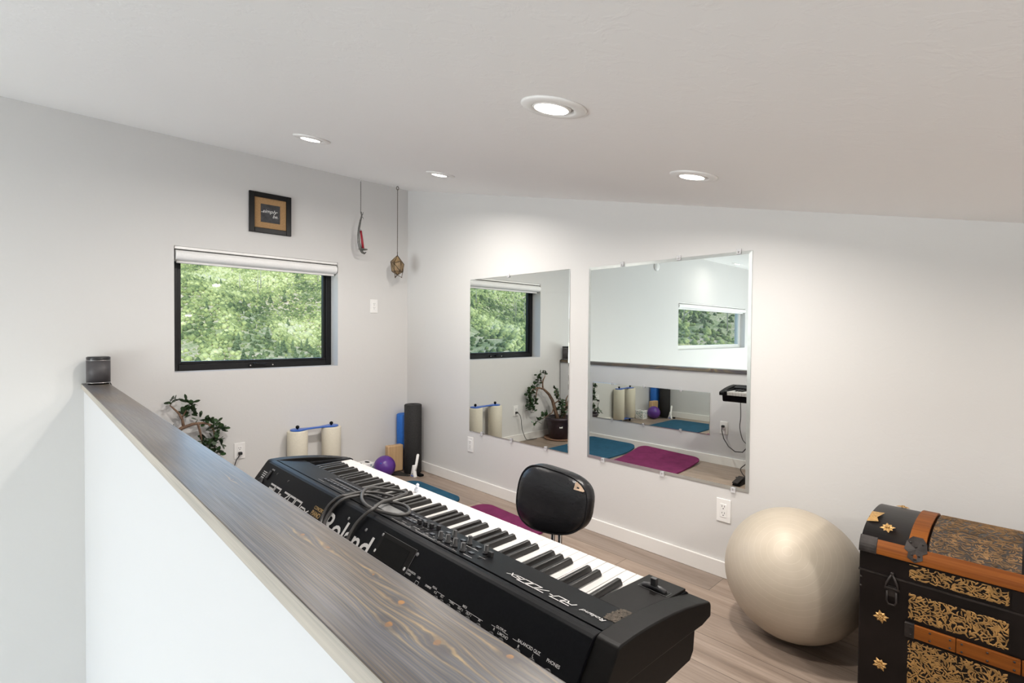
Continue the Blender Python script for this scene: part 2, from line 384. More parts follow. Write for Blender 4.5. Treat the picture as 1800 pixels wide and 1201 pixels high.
    def build(s, name, mat, parent=None, bevel=0., seg=2, loc=None, angle=.6, recalc=True):
        me = bpy.data.meshes.new(name); me.from_pydata(s.v, [], s.f)
        mats = mat if isinstance(mat, (list, tuple)) else [mat]
        for m in mats: me.materials.append(m)
        me.polygons.foreach_set('use_smooth', s.sm); me.polygons.foreach_set('material_index', s.mi)
        if bevel or recalc:
            bm = bmesh.new(); bm.from_mesh(me)
            if recalc: bmesh.ops.recalc_face_normals(bm, faces=bm.faces)
            if bevel:
                es = [e for e in bm.edges if len(e.link_faces) == 2 and e.calc_face_angle(0) > angle]
                r = bmesh.ops.bevel(bm, geom=es, offset=bevel, segments=seg, affect='EDGES', profile=.5, clamp_overlap=True)
                for f in r['faces']: f.smooth = True
            bm.to_mesh(me); bm.free()
        me.update()
        o = bpy.data.objects.new(name, me); COL.objects.link(o)
        if loc is not None:
            l = Vector(loc)
            for v in me.vertices: v.co -= l
            o.location = l
        if parent is not None: adopt(o, parent)
        return o

def world_of(o):
    m = o.matrix_basis.copy()
    while o.parent is not None:
        m = o.parent.matrix_basis @ m
        o = o.parent
    return m
def adopt(o, parent):
    o.parent = parent
    o.matrix_basis = world_of(parent).inverted() @ o.matrix_basis

def tag(o, label=None, cat=None, group=None, kind=None):
    if label: o['label'] = label
    if cat: o['category'] = cat
    if group: o['group'] = group
    if kind: o['kind'] = kind
    return o
def thing(name, loc, label, cat, group=None, kind=None):
    o = bpy.data.objects.new(name, None); COL.objects.link(o); o.location = loc
    o.empty_display_size = .05
    return tag(o, label, cat, group, kind)
def struct(o, label, cat): return tag(o, label, cat, None, 'structure')
def dup(root, loc, label=None):
    r = root.copy(); COL.objects.link(r); r.location = loc
    if label: r['label'] = label
    for ch in list(root.children):
        c = ch.copy(); COL.objects.link(c); c.parent = r
        for g in ch.children:
            d = g.copy(); COL.objects.link(d); d.parent = c
    return r

def text_geo(mb, txt, size, origin, xdir, ydir, sx=1., thick=.0004, align='LEFT', shear=0., bold=0.):
    """lettering laid as raised flat print: adds to MB"""
    cu = bpy.data.curves.new('tmp', 'FONT'); cu.body = txt; cu.size = size; cu.align_x = align; cu.shear = shear
    cu.resolution_u = 3; cu.offset = bold
    ob = bpy.data.objects.new('tmp', cu); COL.objects.link(ob)
    dg = bpy.context.evaluated_depsgraph_get(); me = bpy.data.meshes.new_from_object(ob.evaluated_get(dg))
    o = Vector(origin); X = Vector(xdir).normalized(); Y = Vector(ydir).normalized(); N = X.cross(Y)
    mb.add([o + X*(v.co.x*sx) + Y*v.co.y + N*thick for v in me.vertices], [list(p.vertices) for p in me.polygons])
    bpy.data.objects.remove(ob); bpy.data.curves.remove(cu); bpy.data.meshes.remove(me)
def strokes(mb, lines, w, origin, xdir, ydir, thick=.0004):
    """polyline strokes of width w, drawn flat on the plane"""
    o = Vector(origin); X = Vector(xdir).normalized(); Y = Vector(ydir).normalized(); N = X.cross(Y)
    for ln in lines:
        for (x0, y0), (x1, y1) in zip(ln[:-1], ln[1:]):
            d = Vector((x1-x0, y1-y0)); L = d.length or 1e-6; d = d / L; p = Vector((-d.y, d.x)) * w / 2; e = d * w / 2
            q = [Vector((x0, y0)) - e + p, Vector((x0, y0)) - e - p, Vector((x1, y1)) + e - p, Vector((x1, y1)) + e + p]
            mb.add([o + X*a.x + Y*a.y + N*thick for a in q], [(0, 1, 2, 3)])

# ------------------------------------------------------------------ room shell
def wall_holes(mb, plane, face, thick, u0, u1, z0, z1, holes):
    """wall slab in the plane 'y' or 'x' with rectangular holes (a,b,c,d): u range, z range"""
    us = sorted({u0, u1, *[h[0] for h in holes], *[h[1] for h in holes]})
    zs = sorted({z0, z1, *[h[2] for h in holes], *[h[3] for h in holes]})
    def P(u, z, d): return (u, face + d, z) if plane == 'y' else (face + d, u, z)
    inside = lambda u, z: any(h[0] < u < h[1] and h[2] < z < h[3] for h in holes)
    for d in (0, thick):
        for i in range(len(us)-1):
            for j in range(len(zs)-1):
                if inside((us[i]+us[i+1])/2, (zs[j]+zs[j+1])/2): continue
                mb.add([P(us[i],zs[j],d), P(us[i+1],zs[j],d), P(us[i+1],zs[j+1],d), P(us[i],zs[j+1],d)], [(0,1,2,3)])
    for (a, b, c, e) in [(u0, u1, z0, z1)] + list(holes):
        ring = [(a, c), (b, c), (b, e), (a, e)]
        for k in range(4):
            p, q = ring[k], ring[(k+1) % 4]
            mb.add([P(*p, 0), P(*q, 0), P(*q, thick), P(*p, thick)], [(0,1,2,3)])

W1 = (.6538, 1.7763, .9233, 1.7606)
W2 = (5.0, 7.66, .94, 1.71)
mb = MB(); wall_holes(mb, 'y', 0, -WALL_T, -WALL_T, ROOM_X + WALL_T, LOW_Z, CEIL0, [W1, W2])
struct(mb.build('wall_north', M['wall']), 'off-white end wall with the black framed window', 'wall')
mb = MB(); mb.prism([(0, LOW_Z), (ROOM_Y, LOW_Z), (ROOM_Y, ceil_z(ROOM_Y)), (0, CEIL0)], -WALL_T, 0, 0)
struct(mb.build('wall_west', M['wall']), 'off-white side wall under the sloped ceiling carrying two mirrors', 'wall')
mb = MB(); wall_holes(mb, 'x', ROOM_X, WALL_T, 0, ROOM_Y, LOW_Z, ceil_z(ROOM_Y), [(*e, -1.6, 1.0) for e in EWIN])
mb.prism([(0, ceil_z(ROOM_Y)), (ROOM_Y, ceil_z(ROOM_Y)), (0, CEIL0)], ROOM_X, ROOM_X + WALL_T, 0)
struct(mb.build('wall_east', M['wall']), 'far side wall of the open stairwell', 'wall')
mb = MB(); mb.box((-WALL_T, ROOM_Y, LOW_Z), (ROOM_X + WALL_T, ROOM_Y + WALL_T, ceil_z(ROOM_Y)))
struct(mb.build('wall_south', M['wall']), 'low knee wall behind the viewer', 'wall')
mb = MB()
y0, y1 = -WALL_T - .3, ROOM_Y + WALL_T + .3
mb.prism([(y0, ceil_z(y0)), (y1, ceil_z(y1)), (y1, ceil_z(y1) + .2), (y0, ceil_z(y0) + .2)], -WALL_T - .3, ROOM_X + WALL_T + .3, 0)
struct(mb.build('ceiling', M['ceil']), 'off-white sloped drywall ceiling with recessed lights', 'ceiling')
mb = MB(); mb.box((0, 0, -.25), (HW_OUT - .01, ROOM_Y, 0))
struct(mb.build('floor', M['floor']), 'greige wood plank floor of the loft', 'floor')
mb = MB(); mb.box((-WALL_T, -WALL_T, LOW_Z - .2), (ROOM_X + WALL_T, ROOM_Y + WALL_T, LOW_Z))
struct(mb.build('floor', M['floorlow']), 'lower storey floor beside the half wall', 'floor')
HWE = 4.55
mb = MB(); mb.box((HW_IN, 0, LOW_Z), (HW_OUT, HWE, LEDGE_Z - LEDGE_T))
struct(mb.build('wall_middle', M['halfwall'], bevel=.002), 'white half wall below the stained ledge', 'wall')

def baseboard(name, poly, a, b, axis, label):
    mb = MB(); mb.prism(poly, a, b, axis); struct(mb.build(name, M['trim'], bevel=.0025), label, 'baseboard')
BH, BT = .0794, .0125
baseboard('baseboard_west', [(0, 0), (BT, 0), (BT, BH), (0, BH)], 0, ROOM_Y, 1, 'white baseboard under the two mirrors')
mb = MB(); mb.box((BT, 0, 0), (HW_IN, BT, BH)); struct(mb.build('baseboard_north', M['trim'], bevel=.0025), 'white baseboard below the black window', 'baseboard')
mb = MB(); mb.box((HW_IN - BT, BT, 0), (HW_IN, HWE, BH)); struct(mb.build('baseboard_middle', M['trim'], bevel=.0025), 'white baseboard along the half wall', 'baseboard')

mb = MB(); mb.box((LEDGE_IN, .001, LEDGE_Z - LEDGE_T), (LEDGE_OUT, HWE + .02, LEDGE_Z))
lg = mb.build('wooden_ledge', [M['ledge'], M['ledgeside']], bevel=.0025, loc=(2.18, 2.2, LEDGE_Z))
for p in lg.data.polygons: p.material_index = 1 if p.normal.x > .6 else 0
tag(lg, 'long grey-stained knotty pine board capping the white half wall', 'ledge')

# ------------------------------------------------------------------ windows
def window(name, W, fm, frame, depth, label, crank=False):
    a, b, c, d = W
    r = struct(thing(name, (a, -depth, c), None, None), label, 'window')
    f = frame; yo, yi = -depth - .055, -depth
    mb = MB()
    for lo, hi in (((a, c), (a+f, d)), ((b-f, c), (b, d)), ((a+f, c), (b-f, c+f)), ((a+f, d-f), (b-f, d))):
        mb.box((lo[0], yo, lo[1]), (hi[0], yi, hi[1]))
    mb.build('window_frame', fm, r, bevel=.003)
    s = .018; mb = MB()
    for lo, hi in (((a+f, c+f), (a+f+s, d-f)), ((b-f-s, c+f), (b-f, d-f)), ((a+f+s, c+f), (b-f-s, c+f+s)), ((a+f+s, d-f-s), (b-f-s, d-f))):
        mb.box((lo[0], yo + .005, lo[1]), (hi[0], yi - .012, hi[1]))
    mb.build('sash', fm, r, bevel=.002)
    mb = MB(); mb.box((a+f+s, yo + .02, c+f+s), (b-f-s, yo + .024, d-f-s)); mb.build('window_pane', M['glass'], r)
    if crank:
        cx = 1.20; mb = MB()
        mb.box((cx - .085, yi, c + .012), (cx + .085, yi + .012, c + .034))
        mb.tube([(cx - .02, yi + .012, c + .024), (cx - .02, yi + .03, c + .028), (cx + .05, yi + .032, c + .036)], .006, 8)
        mb.sphere((cx + .055, yi + .032, c + .037), .009, 10, 8)
        mb.build('crank_handle', M['frameblack'], r, bevel=.002)
        mb = MB(); mb.box((cx + .075, yi + .011, c + .018), (cx + .083, yi + .0135, c + .026)); mb.box((cx - .083, yi + .011, c + .018), (cx - .075, yi + .0135, c + .026))
        mb.build('screw', M['metal'], r)
        mb = MB(); mb.box((a + f + .004, yi - .012, c + f + .0), (a + f + .05, yi + .004, c + f + .016)); mb.build('sash_lock', M['frameblack'], r, bevel=.002)
    return r
window('window_1', W1, M['frameblack'], .045, .125, 'black framed window with a crank, looking onto a green hillside', True)
window('window_2', W2, M['framewhite'], .05, .09, 'wide white framed window seen in the large mirror')
for i, (a, b) in enumerate(EWIN):
    r = struct(thing('window_%d' % (i + 3), (ROOM_X + .1, a, -1.6), None, None), 'tall window of the stairwell, side %s' % ('nearest the end wall', 'farther from the end wall')[i], 'window')
    mb = MB(); f = .05
    for lo, hi in (((a, -1.6), (a+f, 1.0)), ((b-f, -1.6), (b, 1.0)), ((a+f, -1.6), (b-f, -1.55)), ((a+f, .95), (b-f, 1.0))):
        mb.box((ROOM_X + .08, lo[0], lo[1]), (ROOM_X + .13, hi[0], hi[1]))
    mb.build('window_frame', M['framewhite'], r)
    mb = MB(); mb.box((ROOM_X + .1, a + f, -1.55), (ROOM_X + .104, b - f, .95)); mb.build('window_pane', M['glass'], r)

def blind(W, depth, drop, label):
    a, b, c, d = W
    r = thing('roller_blind', ((a+b)/2, -.05, d), label, 'blind')
    mb = MB(); mb.box((a+.004, -.085, d-.018), (b-.004, -.004, d-.001)); mb.build('headrail', M['whiteplastic'], r, bevel=.002)
    mb = MB()
    prof = [(-.012 + .040*math.cos(t), d - .058 + .034*math.sin(t)) for t in [PI*(.5 - k/10) for k in range(11)]]
    prof = [(-.078, d-.026)] + prof + [(-.078, d-.092)]
    mb.prism([(p[0]-.012, p[1]) for p in prof], a+.012, b-.010, 0, False)
    mb.build('fabric_roll', M['blind'], r)
    mb = MB(); mb.box((a+.016, -.06, d-.092-drop), (b-.02, -.034, d-.088)); mb.build('bottom_bar', M['whiteplastic'], r, bevel=.004)
    return r
blind(W1, .12, .016, 'white roller blind rolled up over the black framed window')
blind(W2, .09, .02, 'white roller blind rolled up over the wide white window')

# ------------------------------------------------------------------ mirrors
def clip(p, nrm, up, root):
    p = Vector(p); n = Vector(nrm); u = Vector(up); s_ = n.cross(u); mb = MB()
    mb.obox(p + n*.006, s_*.011, u*.013, n*.003)
    mb.obox(p + n*.003 - u*.006, s_*.009, u*.006, n*.004)
    o = mb.build('mirror_clip', M['clipplastic'], root, bevel=.0012)
    mb = MB(); mb.lathe([(.0035, 0), (.0035, .002), (.001, .0028)], p + n*.009 - u*.004, n, 10); mb.build('screw', M['metal'], o)
def mirror(face_x, nx, y0, y1, z0, z1, bev, clips, label):
    """flat mirror on a wall facing nx (+1/-1)"""
    r = thing('wall_mirror', (face_x, (y0+y1)/2, z0), label, 'mirror', 'frameless mirrors')
    t = .006; X = lambda d: face_x + nx*d
    mb = MB(); dpt = t; e = t - (.0011 if bev else .001)
    o = [(y0,z0),(y1,z0),(y1,z1),(y0,z1)]; i = [(y0+bev,z0+bev),(y1-bev,z0+bev),(y1-bev,z1-bev),(y0+bev,z1-bev)] if bev else [(y0+.002,z0+.002),(y1-.002,z0+.002),(y1-.002,z1-.002),(y0+.002,z1-.002)]
    vs = [(X(.0005), *p) for p in o] + [(X(e), *p) for p in o] + [(X(dpt), *p) for p in i]
    fs = [(0,1,2,3), (8,9,10,11)]
    for k in range(4):
        k2 = (k+1) % 4; fs += [(k, k2, 4+k2, 4+k), (4+k, 4+k2, 8+k2, 8+k)]
    mb.add(vs, fs); mb.mi = [1 if bev and i >= 2 else 0 for i in range(len(fs))]; mb.build('mirror_glass', [M['mirror'], M['border']], r)
    for (y, z, up) in clips: clip((X(dpt), y, z), (nx, 0, 0), (0, 0, up), r)
    return r
B = (2.0406, 3.0005, .4472, 1.6036); Sm = (.8976, 1.8875, .4391, 1.6087)
mirror(0, 1, *B[:2], *B[2:], .016, [(2.28, B[3], 1), (2.63, B[3], 1), (2.94, B[3], 1), (2.16, B[2], -1), (2.55, B[2], -1), (2.93, B[2], -1)], 'larger wall mirror with a slanted glass border, behind the chair')
mirror(0, 1, *Sm[:2], *Sm[2:], 0, [(1.33, Sm[3], 1), (1.05, Sm[2], -1), (1.37, Sm[2], -1), (1.70, Sm[2], -1)], 'narrower mirror nearer the corner, reflecting the window and potted plant')
mirror(HW_IN, -1, .484, 1.838, .262, .654, 0, [(.75, .654, 1), (1.14, .654, 1), (1.55, .654, 1), (.75, .262, -1), (1.14, .262, -1), (1.55, .262, -1)], 'long low mirror on the half wall, seen in the larger mirror')

# ------------------------------------------------------------------ outlets
def outlet(face, nrm, u, z, label, w=.0711, h=.1149, plug=None):
    """decora duplex outlet; face coordinate, normal, centre along the wall and height"""
    n = Vector(nrm); U = Vector((0, 0, 1)); S = U.cross(n)
    c = Vector((face, u, z)) if abs(n.x) > .5 else Vector((u, face, z))
    r = thing('wall_outlet', c, label, 'outlet', 'white wall outlets')
    mb = MB(); mb.obox(c + n*.003, S*(w/2), U*(h/2), n*.003); mb.build('cover_plate', M['whiteplastic'], r, bevel=.0022)
    mb = MB(); mb.obox(c + n*.006, S*.0165, U*.0335, n*.0018); ins = mb.build('receptacle', M['whiteplastic'], r, bevel=.001)
    mb = MB()
    for k in (-1, 1):
        zc = k*.0165
        mb.obox(c + n*.0079 + U*(zc+.005) + S*.0062, S*.0011, U*.0042, n*.0002)
        mb.obox(c + n*.0079 + U*(zc+.005) - S*.0062, S*.0011, U*.0036, n*.0002)
        mb.lathe([(.0026, 0), (.0026, .0003)], c + n*.0078 + U*(zc-.0065), n, 10)
    mb.build('slot', M['dark'], ins, recalc=False)
    return r
outlet(0, (1,0,0), 2.882, .333, 'white outlet below the larger mirror, beside the big ball')
outlet(0, (1,0,0), .9085, .333, 'white outlet under the narrower mirror', w=.066)
outlet(0, (0,1,0), 1.387, .3445, 'white outlet below the window with a black plug in it')
outlet(0, (0,1,0), .334, 1.4205, 'white outlet high on the wall right of the window')
outlet(HW_IN, (-1,0,0), 1.972, .345, 'white outlet on the half wall, seen in the larger mirror')

# ------------------------------------------------------------------ recessed lights
CN = Vector((0, SLOPE, -1)).normalized()
def ceiling_light(x, y, label):
    z = ceil_z(y); c = Vector((x, y, z))
    r = thing('recessed_light', c, label, 'ceiling light', 'recessed downlights')
    mb = MB(); mb.lathe([(.0855, .0), (.0855, .003), (.082, .006), (.060, .008), (.054, .006), (.052, .0015), (.052, .0)], c, CN, 48)
    mb.build('trim_ring', M['whiteplastic'], r)
    off = Vector((.006, -.002, 0)); mb = MB(); mb.lathe([(.050, .0), (.050, .006), (.047, .0085), (.044, .0075)], c + off, CN, 40)
    gb = mb.build('gimbal', M['whiteplastic'], r)
    mb = MB(); mb.lathe([(.0435, .0078), (.0435, .0082)], c + off, CN, 32); mb.build('lamp_face', M['lamp'], gb)
    return r
LIGHTS = [(1.507, 3.071), (1.475, 1.482), (.697, 1.460), (.715, 3.055), (5.84, .572), (.71, 4.64), (1.49, 4.64)]  # last two are unseen, added to balance the room light
labels = ['large recessed downlight nearest the viewer in the ceiling', 'recessed downlight on the left, above the framed sign side', 'small recessed downlight closest to the room corner', 'recessed downlight above the larger mirror', 'recessed downlight over the stairwell, reflected in the larger mirror', 'added unseen recessed fill light in the low end of the ceiling, above the trunk side', 'added unseen recessed fill light in the low end of the ceiling, above the half wall side']
first = None
for (x, y), lb in zip(LIGHTS, labels):
    if first is None: first = ceiling_light(x, y, lb)
    else: dup(first, (x, y, ceil_z(y)), lb)

mb = MB(); r = thing('smoke_detector', (4.3, 0, 2.2), 'round white smoke detector high on the wall, seen in the larger mirror', 'smoke detector')
mb.lathe([(.062, 0), (.062, .02), (.05, .032), (.02, .036), (0, .036)], (4.3, .001, 2.2), (0, 1, 0), 28); mb.build('detector_body', M['whiteplastic'], r)
mb = MB(); mb.lathe([(.012, .0355), (.012, .038)], (4.3, .001, 2.2), (0, 1, 0), 14); mb.build('test_button', M['trim'], r)

# ------------------------------------------------------------------ framed sign
fx0, fx1, fz0, fz1 = 1.030, 1.324, 1.918, 2.2095
r = thing('framed_sign', ((fx0+fx1)/2, .001, fz0), 'square black framed sign with burlap mat hanging above the window', 'picture')
mb = MB(); w = .036; yb, yf = .001, .021
for lo, hi in (((fx0, fz0), (fx0+w, fz1)), ((fx1-w, fz0), (fx1, fz1)), ((fx0+w, fz0), (fx1-w, fz0+w)), ((fx0+w, fz1-w), (fx1-w, fz1))):
    mb.box((lo[0], yb, lo[1]), (hi[0], yf, hi[1]))
mb.build('frame', M['frameart'], r, bevel=.003)
mb = MB(); mb.box((fx0+w, .003, fz0+w), (fx1-w, .009, fz1-w)); mb.build('burlap_mat', M['burlap'], r)
i = w + .044; mb = MB(); mb.box((fx0+i, .009, fz0+i), (fx1-i, .0115, fz1-i)); panel = mb.build('chalkboard', M['chalk'], r)
mb = MB(); X, Y = (-1, 0, 0), (0, 0, 1)
text_geo(mb, 'simply', .037, (fx1-i-.010, .0116, 2.068), X, Y, 1.05, .0003, shear=.35, bold=.0)
text_geo(mb, 'be.', .034, (fx1-i-.080, .0116, 2.036), X, Y, 1.0, .0003, shear=.35, bold=.0)
strokes(mb, [[(0, 0), (.014, .003)], [(.112, .010), (.115, .010)]], .0025, (fx1-i-.002, .0116, 2.070), X, Y, .0003)
mb.build('lettering', M['chalkwhite'], panel, recalc=False)

# ------------------------------------------------------------------ hanging ornaments
def chain(mb, p0, p1, r=.0022, link=.011):
    p0, p1 = Vector(p0), Vector(p1); d = p1 - p0; n = max(2, int(d.length / (link * .8)))
    for k in range(n):
        c = p0 + d * ((k + .5) / n); t = d.normalized(); a = Vector((1, 0, 0)) if k % 2 else Vector((0, 1, 0))
        pts = [c + t * (math.cos(q) * link * .62) + a * (math.sin(q) * link * .26) for q in [2*PI*j/8 for j in range(9)]]
        mb.tube(pts, r * .55, 4, False)
hx, hy = .528, .14; hz = ceil_z(hy)
r = thing('candle_ornament', (hx, hy, hz), 'curved grey hanging candle holder with a red candle', 'ornament')
mb = MB(); mb.tube([(hx, hy, hz), (hx, hy, hz-.012), (hx+.006, hy, hz-.018), (hx+.004, hy, hz-.027), (hx-.004, hy, hz-.027)], .0022, 6); mb.build('ceiling_hook', M['whiteplastic'], r)
mb = MB(); chain(mb, (hx, hy, hz-.024), (hx, hy, 2.158)); mb.build('chain', M['pewter'], r)
arm = [(.524, 2.170), (.520, 2.135), (.530, 2.10), (.542, 2.04), (.548, 1.98), (.545, 1.92), (.532, 1.875), (.515, 1.846), (.495, 1.838), (.480, 1.850)]
mb = MB(); mb.tube([(x, hy, z) for x, z in arm], [.004, .006, .0075, .009, .010, .011, .013, .011, .008, .003], 8)
mb.tube([(.528, hy, 2.125), (.512, hy, 2.15), (.505, hy, 2.172)], [.004, .003, .001], 6); mb.tube([(.527, hy, 2.13), (.51, hy, 2.128), (.503, hy, 2.115)], [.003, .0025, .001], 6)
mb.build('curved_arm', M['pewter'], r)
mb = MB(); mb.lathe([(.006, -.006), (.030, -.001), (.038, .004), (.036, .006), (.012, .002)], (.508, hy, 1.866), (0,0,1), 18); mb.build('drip_tray', M['pewter'], r)
mb = MB(); mb.tube([(.506, hy, 1.868), (.527, hy, 2.018)], [.0105, .0085], 12); cd = mb.build('candle', M['red'], r)
mb = MB(); mb.tube([(.527, hy, 2.016), (.528, hy, 2.03)], .0015, 5); mb.build('wick', M['dark'], cd)

lx, ly = .220, .19; lz = ceil_z(ly)
r = thing('star_lantern', (lx, ly, lz), 'faceted amber glass star lantern hanging from a thin chain near the corner', 'lantern')
mb = MB(); mb.tube([(lx + .011*math.cos(t), ly, lz - .018 + .014*math.sin(t)) for t in [2*PI*k/14 for k in range(15)]], .0026, 6, False); mb.tube([(lx, ly, lz), (lx, ly, lz-.005)], .0022, 6); mb.build('ceiling_hook', M['brass'], r)
mb = MB(); chain(mb, (lx, ly, lz-.03), (lx, ly, 1.868)); mb.build('chain', M['brass'], r)
top = Vector((lx, ly, 1.848)); N5 = 6
ring = [Vector((lx + .055*math.cos(2*PI*k/N5+.5), ly + .055*math.sin(2*PI*k/N5+.5), 1.782 + (.012 if k % 2 else -.008))) for k in range(N5)]
low = [Vector((lx +   .046*math.cos(2*PI*k/N5+.5), ly + .046*math.sin(2*PI*k/N5+.5), 1.712)) for k in range(N5)]
bot = Vector((lx, ly, 1.682)); tips = [Vector((lx + .035*math.cos(2*PI*k/N5+.5), ly + .035*math.sin(2*PI*k/N5+.5), 1.664)) for k in range(0, N5, 2)]
mb = MB()
for k in range(N5):
    k2 = (k+1) % N5; mb.add([top, ring[k], ring[k2]], [(0,1,2)]); mb.add([ring[k], low[k], low[k2], ring[k2]], [(0,1,2,3)]); mb.add([low[k], bot, low[k2]], [(0,1,2)])
mb.build('glass_shell', M['amberglass'], r)
mb = MB()
for k in range(N5):
    k2 = (k+1) % N5
    for a, b in ((top, ring[k]), (ring[k], ring[k2]), (ring[k], low[k]), (low[k], low[k2]), (ring[k], low[k2]), (low[k], bot)): mb.tube([a, b], .0026, 5)
for k, t_ in enumerate(tips): mb.tube([low[2*k], t_], [.0034, .0022], 6); mb.tube([bot, t_], .0024, 5); mb.sphere(t_, .005, 8, 6)
mb.sphere(ring[0] + Vector((0,0,.012)), .005, 8, 6); mb.sphere(ring[3] + Vector((0,0,.008)), .005, 8, 6)
mb.tube([top, top + Vector((0,0,.03))], .003, 6); mb.build('wire_frame', M['brass'], r)

# ------------------------------------------------------------------ speaker on the ledge
sx, sy = 2.172, .078
def srect(a, b, e=2.5, n=56): return [(math.copysign(abs(math.cos(t))**(2/e), math.cos(t))*a, math.copysign(abs(math.sin(t))**(2/e), math.sin(t))*b) for t in [2*PI*k/n for k in range(n)]]
r = thing('speaker', (sx, sy, LEDGE_Z), 'small dark grey cylindrical speaker at the far end of the ledge', 'speaker')
def slab(mb, sh, z0, z1, smooth=True): mb.prism([(sx+p[0], sy+p[1]) for p in sh], z0, z1, 2, smooth)
mb = MB(); slab(mb, srect(.050, .052), LEDGE_Z, LEDGE_Z+.008); mb.build('foot', M['dark'], r)
mb = MB(); slab(mb, srect(.057, .060), LEDGE_Z+.008, LEDGE_Z+.012); mb.build('lower_ring', M['metal'], r)
mb = MB(); slab(mb, srect(.0565, .0595), LEDGE_Z+.012, LEDGE_Z+.140); mb.build('grille', M['speaker'], r)
mb = MB(); slab(mb, srect(.057, .060), LEDGE_Z+.1405, LEDGE_Z+.1425); mb.build('upper_ring', M['metal'], r)
mb = MB(); slab(mb, srect(.0565, .0595), LEDGE_Z+.1425, LEDGE_Z+.160); slab(mb, srect(.052, .055), LEDGE_Z+.160, LEDGE_Z+.163); mb.build('top_cap', M['speakertop'], r, bevel=.0012)
mb = MB(); mb.tube([(2.145, .022, .888), (2.128, .020, .885), (2.112, .020, .879), (2.106, .020, .865), (2.107, .021, .70), (2.106, .022, .47), (2.104, .024, .30), (2.103, .026, .11), (2.100, .030, .04), (2.098, .034, .004)], .003, 8)
tag(mb.build('thin_cable', M['cableblack'], loc=(2.106, .02, .5)), 'thin dark cable hanging from the speaker down the half wall behind the plant', 'cable')

# plug and cord of the outlet under the window
r = thing('power_plug', (1.387, .008, .3300), 'black plug and cord in the outlet below the window', 'cord')
mb = MB(); mb.obox((1.387, .022, .329), (.012, 0, 0), (0, .012, 0), (0, 0, .010)); mb.build('plug_body', M['cableblack'], r, bevel=.004)
mb = MB(); mb.tube([(1.387, .034, .329), (1.395, .043, .322), (1.42, .046, .29), (1.435, .046, .24), (1.437, .046, .20), (1.445, .048, .14), (1.465, .06, .075), (1.51, .05, .02), (1.56, .03, .006), (1.65, .034, .005), (1.70, .034, .005)], .0032, 8); mb.build('cord', M['cableblack'], r)
# plug and cord of the outlet on the half wall
r = thing('keyboard_power_cord', (HW_IN - .012, 1.972, .361), 'black power cord sagging from the half wall outlet to the keyboard', 'cord')
mb = MB(); mb.obox((HW_IN - .024, 1.972, .361), (.013, 0, 0), (0, .012, 0), (0, 0, .010)); mb.build('plug_body', M['cableblack'], r, bevel=.004)
mb = MB(); mb.tube([(2.098, 1.972, .361), (2.088, 1.973, .355), (2.06, 1.985, .33), (2.02, 2.02, .27), (1.98, 2.08, .215), (1.95, 2.15, .185), (1.935, 2.22, .195), (1.94, 2.27, .26), (1.975, 2.28, .40), (2.0, 2.26, .58), (1.995, 2.225, .695), (1.98, 2.217, .712)], .0042, 8); mb.build('cord', M['cableblack'], r)

# ------------------------------------------------------------------ potted jade plant
px, py = 1.905, .195
r = thing('potted_jade_plant', (px, py, 0), 'gnarled jade plant in a dark pot behind the half wall below the window', 'plant')
mb = MB(); mb.lathe([(.10, .0), (.172, .004), (.182, .018), (.175, .020), (.165, .010), (.10, .008)], (px, py, 0), (0,0,1), 40); mb.build('saucer', M['terra'], r)
mb = MB(); mb.lathe([(.112, .010), (.118, .014), (.150, .20), (.156, .215), (.170, .222), (.172, .245), (.160, .250), (.150, .246), (.146, .225)], (px, py, 0), (0,0,1), 48); pot = mb.build('pot', M['potglaze'], r)
mb = MB(); mb.obox((px - .097, py + .103, .155), (.0125, .0125, 0), (0, 0, .014), (-.0004, .0004, 0)); mb.build('price_sticker', M['whiteplastic'], pot)
mb = MB(); mb.lathe([(.147, .222), (.10, .232), (0, .236)], (px, py, 0), (0,0,1), 32); mb.build('soil', M['soil'], r)
BR = [
 ([(1.872, .19, .225), (1.868, .15, .34), (1.862, .12, .43), (1.826, .10, .498), (1.785, .085, .54), (1.750, .08, .565), (1.69, .075, .582), (1.63, .07, .582), (1.575, .065, .562)], [.024, .021, .018, .016, .014, .012, .010, .008, .005]),
 ([(1.742, .08, .568), (1.748, .07, .62), (1.765, .06, .66), (1.80, .055, .702), (1.812, .05, .715)], [.010, .008, .007, .005, .003]),
 ([(1.812, .05, .712), (1.800, .05, .735)], [.003, .002]),
 ([(1.75, .07, .63), (1.72, .06, .68), (1.70, .055, .71)], [.005, .004, .002]),
 ([(1.66, .075, .582), (1.645, .07, .52), (1.638, .07, .47), (1.625, .065, .43)], [.008, .007, .005, .003]),
 ([(1.60, .07, .572), (1.565, .06, .53), (1.555, .055, .46), (1.56, .055, .40), (1.60, .06, .33)], [.006, .005, .004, .003, .002]),
 ([(1.868, .14, .36), (1.80, .17, .30), (1.70, .17, .27), (1.60, .16, .235)], [.007, .006, .005, .002]),
 ([(1.955, .20, .225), (1.985, .205, .30), (2.01, .21, .37), (2.05, .21, .43), (2.075, .215, .47)], [.022, .018, .015, .010, .005]),
 ([(1.99, .21, .39), (2.0, .21, .45), (2.03, .215, .49), (2.075, .22, .50)], [.009, .007, .005, .003]),
 ([(1.868, .15, .40), (1.90, .18, .43), (1.94, .20, .40), (1.97, .21, .37)], [.008, .007, .007, .008]),
 ([(1.90, .18, .43), (1.87, .19, .49), (1.83, .19, .56)], [.005, .004, .002]),
 ([(1.91, .19, .23), (1.92, .22, .31), (1.92, .24, .38)], [.008, .006, .003]),
]
mb = MB()
for p, rr in BR: mb.tube(p, rr, 9)
mb.build('branches', M['bark'], r)
rnd = random.Random(5)
